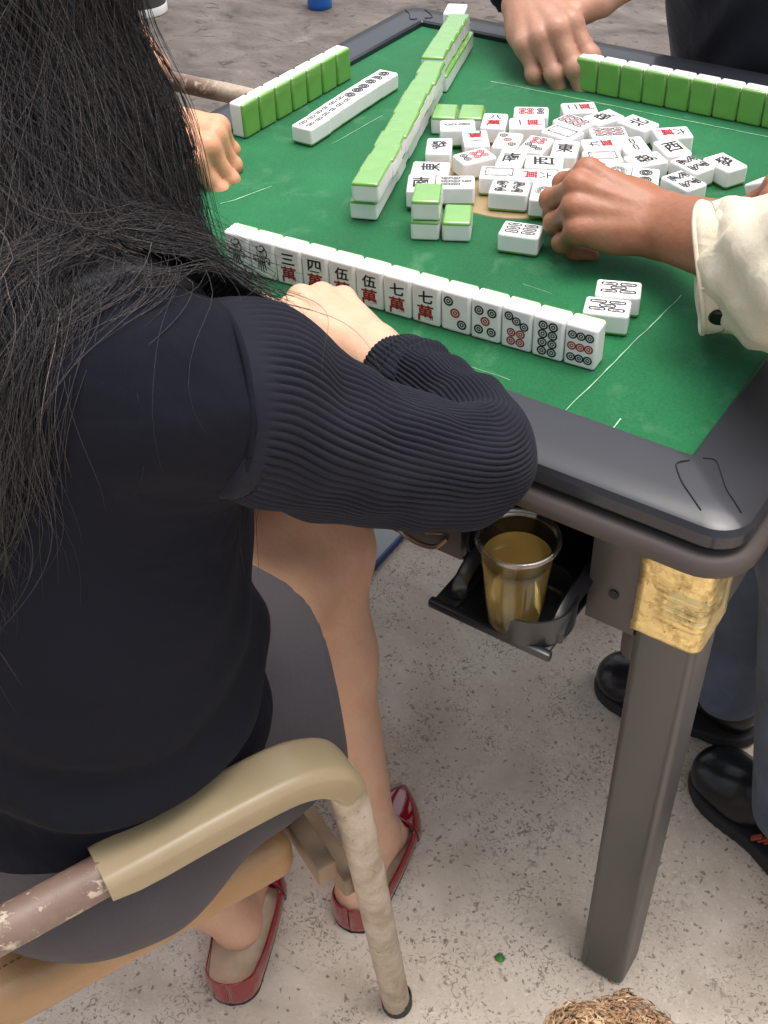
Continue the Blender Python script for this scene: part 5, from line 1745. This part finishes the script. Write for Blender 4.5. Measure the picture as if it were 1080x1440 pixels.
# the near cream sleeve: wide tube hanging round the wrist, rolled hem, slit placket and black button
def cream_sleeve():
    c0 = V(*(0.6660, 0.1690, 0.8370)); c1 = V(*(0.6990, 0.1770, 0.8440)); 
    path = [c0 + (c0 - c1) * 0.0, c1, V(0.79, 0.118, 0.882), rm_el + V(0.01, 0.0, 0), V(0.95, 0.105, 0.96), V(1.04, 0.115, 1.01)]
    P = smooth_path([tuple(p) for p in path], 12); n = len(P)
    s = np.concatenate([[0], np.cumsum([(P[i + 1] - P[i]).length for i in range(n - 1)])])
    fr = frames(P)
    M = 72
    vs, fs = [], []
    rs = np.random.default_rng(4)
    ph = rs.uniform(0, 6.28, 6)
    for i, p in enumerate(P):
        T, u, v = fr[i]
        t = s[i]
        R = 0.0575 + 0.009 * min(1, t / 0.15) + 0.0015 * math.exp(-((t - 0.004) / 0.004) ** 2)
        for j in range(M):
            a = 2 * math.pi * j / M
            fold = 0.0030 * math.sin(4 * a + 60 * t + ph[0]) + 0.0025 * math.sin(7 * a - 85 * t + ph[1]) + 0.0016 * math.sin(11 * a + 150 * t + ph[2])
            k = min(1, t / 0.03)
            # drop: section is taller than wide and hangs below the wrist
            off = 0.012 * math.sin(2 * a + 0.6) * (1 - k) * 0.5
            vs.append(p + u * ((R + fold * k + off) * math.cos(a) * 0.88) + v * ((R + fold * k) * math.sin(a) * 1.0) + T * (0.004 * math.sin(2 * a + 1.0) * (1 - k)))
    for i in range(n - 1):
        for j in range(M):
            j2 = (j + 1) % M
            fs.append((i * M + j, i * M + j2, (i + 1) * M + j2, (i + 1) * M + j))
    o = raw_mesh('sleeve', vs, fs, [M_cream], rm_jacket)
    md = o.modifiers.new('t', 'SOLIDIFY'); md.thickness = 0.0022; md.offset = -1
    back_to(o, rm_root)
    ring = [Vector(vs[j]) for j in list(range(M)) + [0]]
    bm = bmesh.new(); sweep(bm, ring, circle(0.0021, 8))
    back_to(bm_obj('cuff_hem', bm, M_cream, o), rm_root)
    bm = bmesh.new()
    st = [Vector(vs[3 * M + j]) + (Vector(vs[3 * M + j]) - P[3]).normalized() * 0.0004 for j in list(range(M)) + [0]]
    sweep(bm, st, circle(0.0006, 5))
    back_to(bm_obj('stitch_line', bm, new_mat('stitch_cream', s2l((170, 158, 132)), rough=0.9), o), rm_root)
    # placket seam and button on the side of the cuff facing us
    camd = Vector((0.9524, -0.7123, 1.352))
    rayd = (Vector((0.6810, 0.1450, 0.8050)) - camd).normalized()
    def off_ray(i, j):
        p = Vector(vs[i * M + j]); n_ = (p - P[i]).normalized()
        return (p - camd).cross(rayd).length + (0 if n_.dot(camd - p) > 0 else 1)
    bi, best = min(((i, j) for i in range(2, 9) for j in range(M)), key=lambda q: off_ray(*q))
    bp_ = Vector(vs[bi * M + best]); nn = (bp_ - P[bi]).normalized()
    bm = bmesh.new()
    lathe(bm, [(0, 0.0026), (0.0040, 0.0026), (0.0070, 0.0030), (0.0085, 0.0018), (0.0085, -0.0005), (0, -0.0008)], (0, 0, 0), 24)
    bmesh.ops.transform(bm, matrix=Matrix.Translation(bp_ + nn * 0.0045) @ nn.to_track_quat('Z', 'Y').to_matrix().to_4x4(), verts=bm.verts)
    back_to(bm_obj('button', bm, M_btn, o), rm_root)
    bm = bmesh.new()
    jj = (best - 5) % M
    pl = [Vector(vs[i * M + jj]) + (Vector(vs[i * M + jj]) - P[i]).normalized() * 0.0012 for i in range(0, 12)]
    pl2 = [Vector(vs[11 * M + (jj + q) % M]) + (Vector(vs[11 * M + (jj + q) % M]) - P[11]).normalized() * 0.0012 for q in range(1, 9)]
    sweep(bm, smooth_path([tuple(x) for x in pl + pl2], 2), circle(0.0014, 6))
    back_to(bm_obj('placket_edge', bm, M_cream, o), rm_root)
cream_sleeve()

# far player: dark jacket
fm_w = V(*(0.1900, 0.7100, 0.8380))
fm_root, fm_body, fm_jacket, fm_h = seated('player in dark jacket across the table, fingertips resting by the green backed row', (0.475, 1.03, 0.50), (0, -1, 0), 0.10,
    [((0.270, 0.96, 0.99), (0.085, 0.88, 0.93), tuple(fm_w)), ((0.68, 0.96, 0.99), (0.80, 0.85, 0.80), (0.66, 0.76, 0.82))],
    [(0.37, 0.70, 0.49), (0.58, 0.70, 0.49)], [(0.36, 0.78, 0.09), (0.58, 0.78, 0.09)], (M_skin_mid, M_dark, M_darkt),
    [dict(fwd=V(*(0.2720, 0.6400, 0.8170)) - fm_w, up=(-0.15, -0.35, 0.9), thumb=-1, curls=[(40, 22, 14), (42, 26, 16), (44, 30, 18), (46, 34, 20)], tdir=[(0.25, 1.0, 0.02), (0.0, 1.0, 0.10), (-0.25, 1.0, 0.10)], s=1.08, fat=1.22, cuff=0.12, cr=0.046, spread=(9, 2, -4, -11), tb=(0.058, 0.030, -0.004)),
     dict(fwd=(-0.2, -0.9, -0.3), up=(0, -0.2, 1), thumb=1, curls=[(30, 30, 20)] * 4, tdir=[(0.7, 0.6, -0.2), (0.9, 0.2, -0.2), (1, 0, -0.2)], cuff=0.2)])
nails(fm_h[0], fm_root, fm_body, s=1.12)
dress_shoe(fm_root, (0.36, 0.62, 0), (0.36, 0.86, 0), None); dress_shoe(fm_root, (0.58, 0.62, 0), (0.58, 0.86, 0), None)

# left player: mostly behind the woman's hair
lp_w = V(*(-0.0180, 0.1900, 0.8130))
lp_root, lp_body, lp_jacket, lp_h = seated('player on the left half hidden behind long dark hair, one loose fist on the felt', (-0.56, 0.40, 0.50), (1, -0.05, 0), 0.03,
    [((-0.52, 0.20, 0.97), (-0.28, 0.12, 0.86), tuple(lp_w)), ((-0.54, 0.57, 0.97), (-0.5210, 0.6230, 0.7000), (-0.4320, 0.6000, 0.6700))],
    [(-0.09, 0.33, 0.49), (-0.09, 0.53, 0.49)], [(-0.16, 0.33, 0.09), (-0.16, 0.53, 0.09)], (M_skin_warm, M_brownj, M_darkt),
    [dict(fwd=V(*(0.0320, 0.1920, 0.8080)) - lp_w, up=(-0.15, -0.35, 0.9), thumb=1, curls=[(58, 55, 30), (68, 66, 34), (74, 70, 36), (78, 72, 38)], tdir=[(0.6, 0.6, -0.5), (0.8, 0.0, -0.6), (0.9, -0.2, -0.3)], s=1.0, fat=1.12, cuff=0.5),
     dict(fwd=(-0.2, -1, -0.5), up=(0, 0, 1), thumb=-1, curls=[(30, 30, 20)] * 4, tdir=[(0.7, 0.6, -0.2), (0.9, 0.2, -0.2), (1, 0, -0.2)], sleeve=False)])
dress_shoe(lp_root, (-0.02, 0.33, 0), (-0.24, 0.34, 0), None); dress_shoe(lp_root, (-0.02, 0.53, 0), (-0.24, 0.54, 0), None)

# ------------------------------------------------------------------ small brown dog at the bottom edge
def make_dog():
    c = (0.835, -0.215, 0.0)
    d = thing('dog', 'curly light brown dog, only the top of its woolly head in view', 'dog', c)
    hd = V(0.852, -0.222, 0.206); fw = norm(V(-0.35, 0.9, 0)); rt = V(fw[1], -fw[0], 0)
    core = union([ell(hd, V(0.056, 0.058, 0.046), (rt, fw, UZ)), cone(hd + fw * 0.035 - UZ * 0.035, hd + fw * 0.080 - UZ * 0.055, 0.026, 0.017),
                  cone(hd - UZ * 0.03, hd - fw * 0.07 - UZ * 0.08, 0.038, 0.05), cone(hd - fw * 0.09 - UZ * 0.09, hd - fw * 0.30 - UZ * 0.085, 0.062, 0.055),
                  ell(hd + rt * 0.050 + UZ * 0.026 - fw * 0.006, V(0.030, 0.034, 0.044), (rt, fw, UZ)), ell(hd - rt * 0.046 + UZ * 0.020, V(0.028, 0.032, 0.040), (rt, fw, UZ))] +
                 [union([cone(hd + rt * s * 0.04 - fw * 0.10 - UZ * 0.11, hd + rt * s * 0.042 - fw * 0.085 - UZ * 0.19, 0.028, 0.02), cone(hd + rt * s * 0.042 - fw * 0.085 - UZ * 0.19, V(*((hd + rt * s * 0.042 - fw * 0.09)[:2]), 0.014), 0.018, 0.017)], 0.01) for s in (-1, 1)] +
                 [union([cone(hd + rt * s * 0.04 - fw * 0.29 - UZ * 0.10, hd + rt * s * 0.045 - fw * 0.26 - UZ * 0.165, 0.042, 0.026), cone(hd + rt * s * 0.045 - fw * 0.26 - UZ * 0.165, hd + rt * s * 0.045 - fw * 0.325 - UZ * 0.19, 0.022, 0.017),
                         cone(hd + rt * s * 0.045 - fw * 0.325 - UZ * 0.19, V(*((hd + rt * s * 0.045 - fw * 0.31)[:2]), 0.014), 0.017, 0.016)], 0.01) for s in (-1, 1)] +
                 [cone(hd - fw * 0.34 - UZ * 0.06, hd - fw * 0.39 - UZ * 0.0, 0.018, 0.022)], 0.018)
    m = bpy.data.materials.new('woolly_coat'); m.use_nodes = True
    nt, b = nodes_of(m)
    at = nt.nodes.new('ShaderNodeAttribute'); at.attribute_name = 'strand'
    nt.links.new(add_ramp(nt, at.outputs['Fac'], [(0, s2l((104, 72, 44))), (0.5, s2l((176, 134, 88))), (1, s2l((226, 194, 150)))]), b.inputs['Base Color'])
    b.inputs['Roughness'].default_value = 0.75; b.inputs['Sheen Weight'].default_value = 0.3
    v, f = polygonise(core, 0.005)
    body = raw_mesh('body', v, f, [m], d)
    a = body.data.attributes.new('strand', 'FLOAT', 'POINT'); a.data.foreach_set('value', np.full(len(v), 0.25, np.float32))
    back_to(body, d)
    # curls
    r = np.random.default_rng(9)
    w = np.where(v[:, 2] > 0.20, 3.0, 0.8); w /= w.sum()
    N = 9000
    p = v[r.choice(len(v), N, p=w)] + r.normal(0, 0.0015, (N, 3))
    n = grad(core, p)
    K = 7
    t1 = np.cross(n, r.normal(size=(N, 3))); t1 /= np.linalg.norm(t1, axis=1, keepdims=True); t2 = np.cross(n, t1)
    ln = r.uniform(0.010, 0.018, N); ph = r.uniform(0, 6.28, N); cr = r.uniform(0.003, 0.0062, N)
    P = np.zeros((K, N, 3))
    for k in range(K):
        t = k / (K - 1)
        P[k] = p + n * (ln * t)[:, None] * (1 - 0.3 * t) + t1 * (cr * np.cos(ph + t * 7.5) * t * 1.5)[:, None] + t2 * (cr * np.sin(ph + t * 7.5) * t * 1.5)[:, None]
    patch = 0.5 + 0.35 * np.sin(p[:, 0] * 120 + 2 * np.sin(p[:, 1] * 90)) * np.sin(p[:, 2] * 100)
    patch = patch - 0.25 * (((p - hd) @ rt) > 0.02)
    me = strand_mesh(P, r.uniform(0.0011, 0.0024, N), np.clip(patch + r.normal(0, 0.2, N), 0, 1), 'curly_coat')
    me.materials.clear(); me.materials.append(m)
    o = link_mesh('curly_coat', me, body); back_to(o, d); o['kind'] = 'stuff'
    M_nose = new_mat('dog_nose', (0.01, 0.009, 0.009), rough=0.3)
    bm = bmesh.new(); bmesh.ops.create_uvsphere(bm, u_segments=12, v_segments=8, radius=0.009, matrix=Matrix.Translation(Vector(hd + fw * 0.098 - UZ * 0.056)))
    back_to(bm_obj('nose', bm, M_nose, body), d)
    for s in (-1, 1):
        bm = bmesh.new(); bmesh.ops.create_uvsphere(bm, u_segments=12, v_segments=8, radius=0.008, matrix=Matrix.Translation(Vector(hd + fw * 0.054 + rt * s * 0.022 - UZ * 0.012)))
        back_to(bm_obj('eye', bm, M_nose, body), d)
make_dog()

# ------------------------------------------------------------------ things on the ground
def make_leaf():
    m = new_mat('leaf_green', s2l((62, 130, 60)), rough=0.5, var=0.25, vscale=300)
    bm = bmesh.new()
    pts = [(-0.007, -0.002), (-0.003, -0.006), (0.003, -0.005), (0.0065, -0.001), (0.005, 0.004), (0.000, 0.0065), (-0.005, 0.004)]
    cvt = bm.verts.new((0, 0, 0.003))
    vs = [bm.verts.new((x, y, 0.001 + 0.002 * abs(math.sin(7 * x * 200)))) for x, y in pts]
    for k in range(len(vs)): bm.faces.new((cvt, vs[k], vs[(k + 1) % len(vs)]))
    o = bm_obj('leaf_scrap', bm, m)
    md = o.modifiers.new('t', 'SOLIDIFY'); md.thickness = 0.0006
    o.location = (0.648, -0.095, 0.0)
    tag(o, 'small green leaf scrap on the pale concrete between shoe and table leg', 'leaf')
make_leaf()

def make_mat():
    a = V(*(0.1290, 0.3460, 0.0000)); b = V(*(0.1260, 0.4550, 0.0000)); d = norm(b - a); q = V(-d[1], d[0], 0)
    c = (a + b) / 2 + q * 0.14 + d * 0.02
    t = thing('floor_board', 'pale blue grey board with dark blue edging lying on the ground under the table', 'board', tuple(c))
    t.rotation_euler = (0, 0, math.atan2(d[1], d[0]))
    bm = bmesh.new(); add_box(bm, (0, 0, 0.006), (0.34, 0.274, 0.011), 0.002)
    bm_obj('panel', bm, new_mat('board_pale', s2l((150, 158, 160)), rough=0.4, var=0.08, vscale=12), t)
    bm = bmesh.new()
    for x, y, sx, sy in ((0, -0.139, 0.35, 0.005), (0, 0.139, 0.35, 0.005), (0.1725, 0, 0.005, 0.272), (-0.1725, 0, 0.005, 0.272)):
        add_box(bm, (x, y, 0.007), (sx, sy, 0.0135), 0.0012)
    bm_obj('edging', bm, new_mat('edge_blue', s2l((34, 62, 112)), rough=0.45, var=0.1), t)
make_mat()

def make_background():
    p = (-1.6720, 2.6250, 0.0000)
    t = thing('blue_bottle', 'blue cylindrical bottle standing on the bare ground far behind the table', 'bottle', (p[0], p[1], 0))
    bm = bmesh.new(); lathe(bm, [(0, 0.0), (0.040, 0.0), (0.043, 0.004), (0.044, 0.02), (0.044, 0.20), (0.040, 0.225), (0.020, 0.245), (0.019, 0.255)], (0, 0, 0), 32)
    bm_obj('bottle_body', bm, new_mat('blue_plastic', s2l((30, 92, 170)), rough=0.3, var=0.1, vscale=20), t)
    bm = bmesh.new(); lathe(bm, [(0.0215, 0.252), (0.0215, 0.278), (0.018, 0.281), (0, 0.281)], (0, 0, 0), 24)
    bm_obj('cap', bm, new_mat('cap_white', (0.6, 0.6, 0.6), rough=0.4), t)
    p = (-2.2060, 2.2810, 0.0000)
    t = thing('dustbin', 'dark grey round bin with a white band round its foot, behind the long hair', 'bin', (p[0], p[1], 0))
    bm = bmesh.new(); lathe(bm, [(0, 0.004), (0.080, 0.004), (0.082, 0.03), (0.098, 0.36), (0.102, 0.365), (0.102, 0.372), (0.096, 0.372), (0.080, 0.03), (0, 0.03)], (0, 0, 0), 40)
    bm_obj('bin_body', bm, new_mat('bin_grey', s2l((72, 72, 74)), rough=0.5, var=0.1, vscale=15), t)
    bm = bmesh.new(); lathe(bm, [(0.081, 0.0), (0.0845, 0.002), (0.0850, 0.026), (0.0825, 0.030)], (0, 0, 0), 40)
    bm_obj('foot_band', bm, new_mat('band_white', s2l((205, 203, 198)), rough=0.5, var=0.08, vscale=40), t)
make_background()
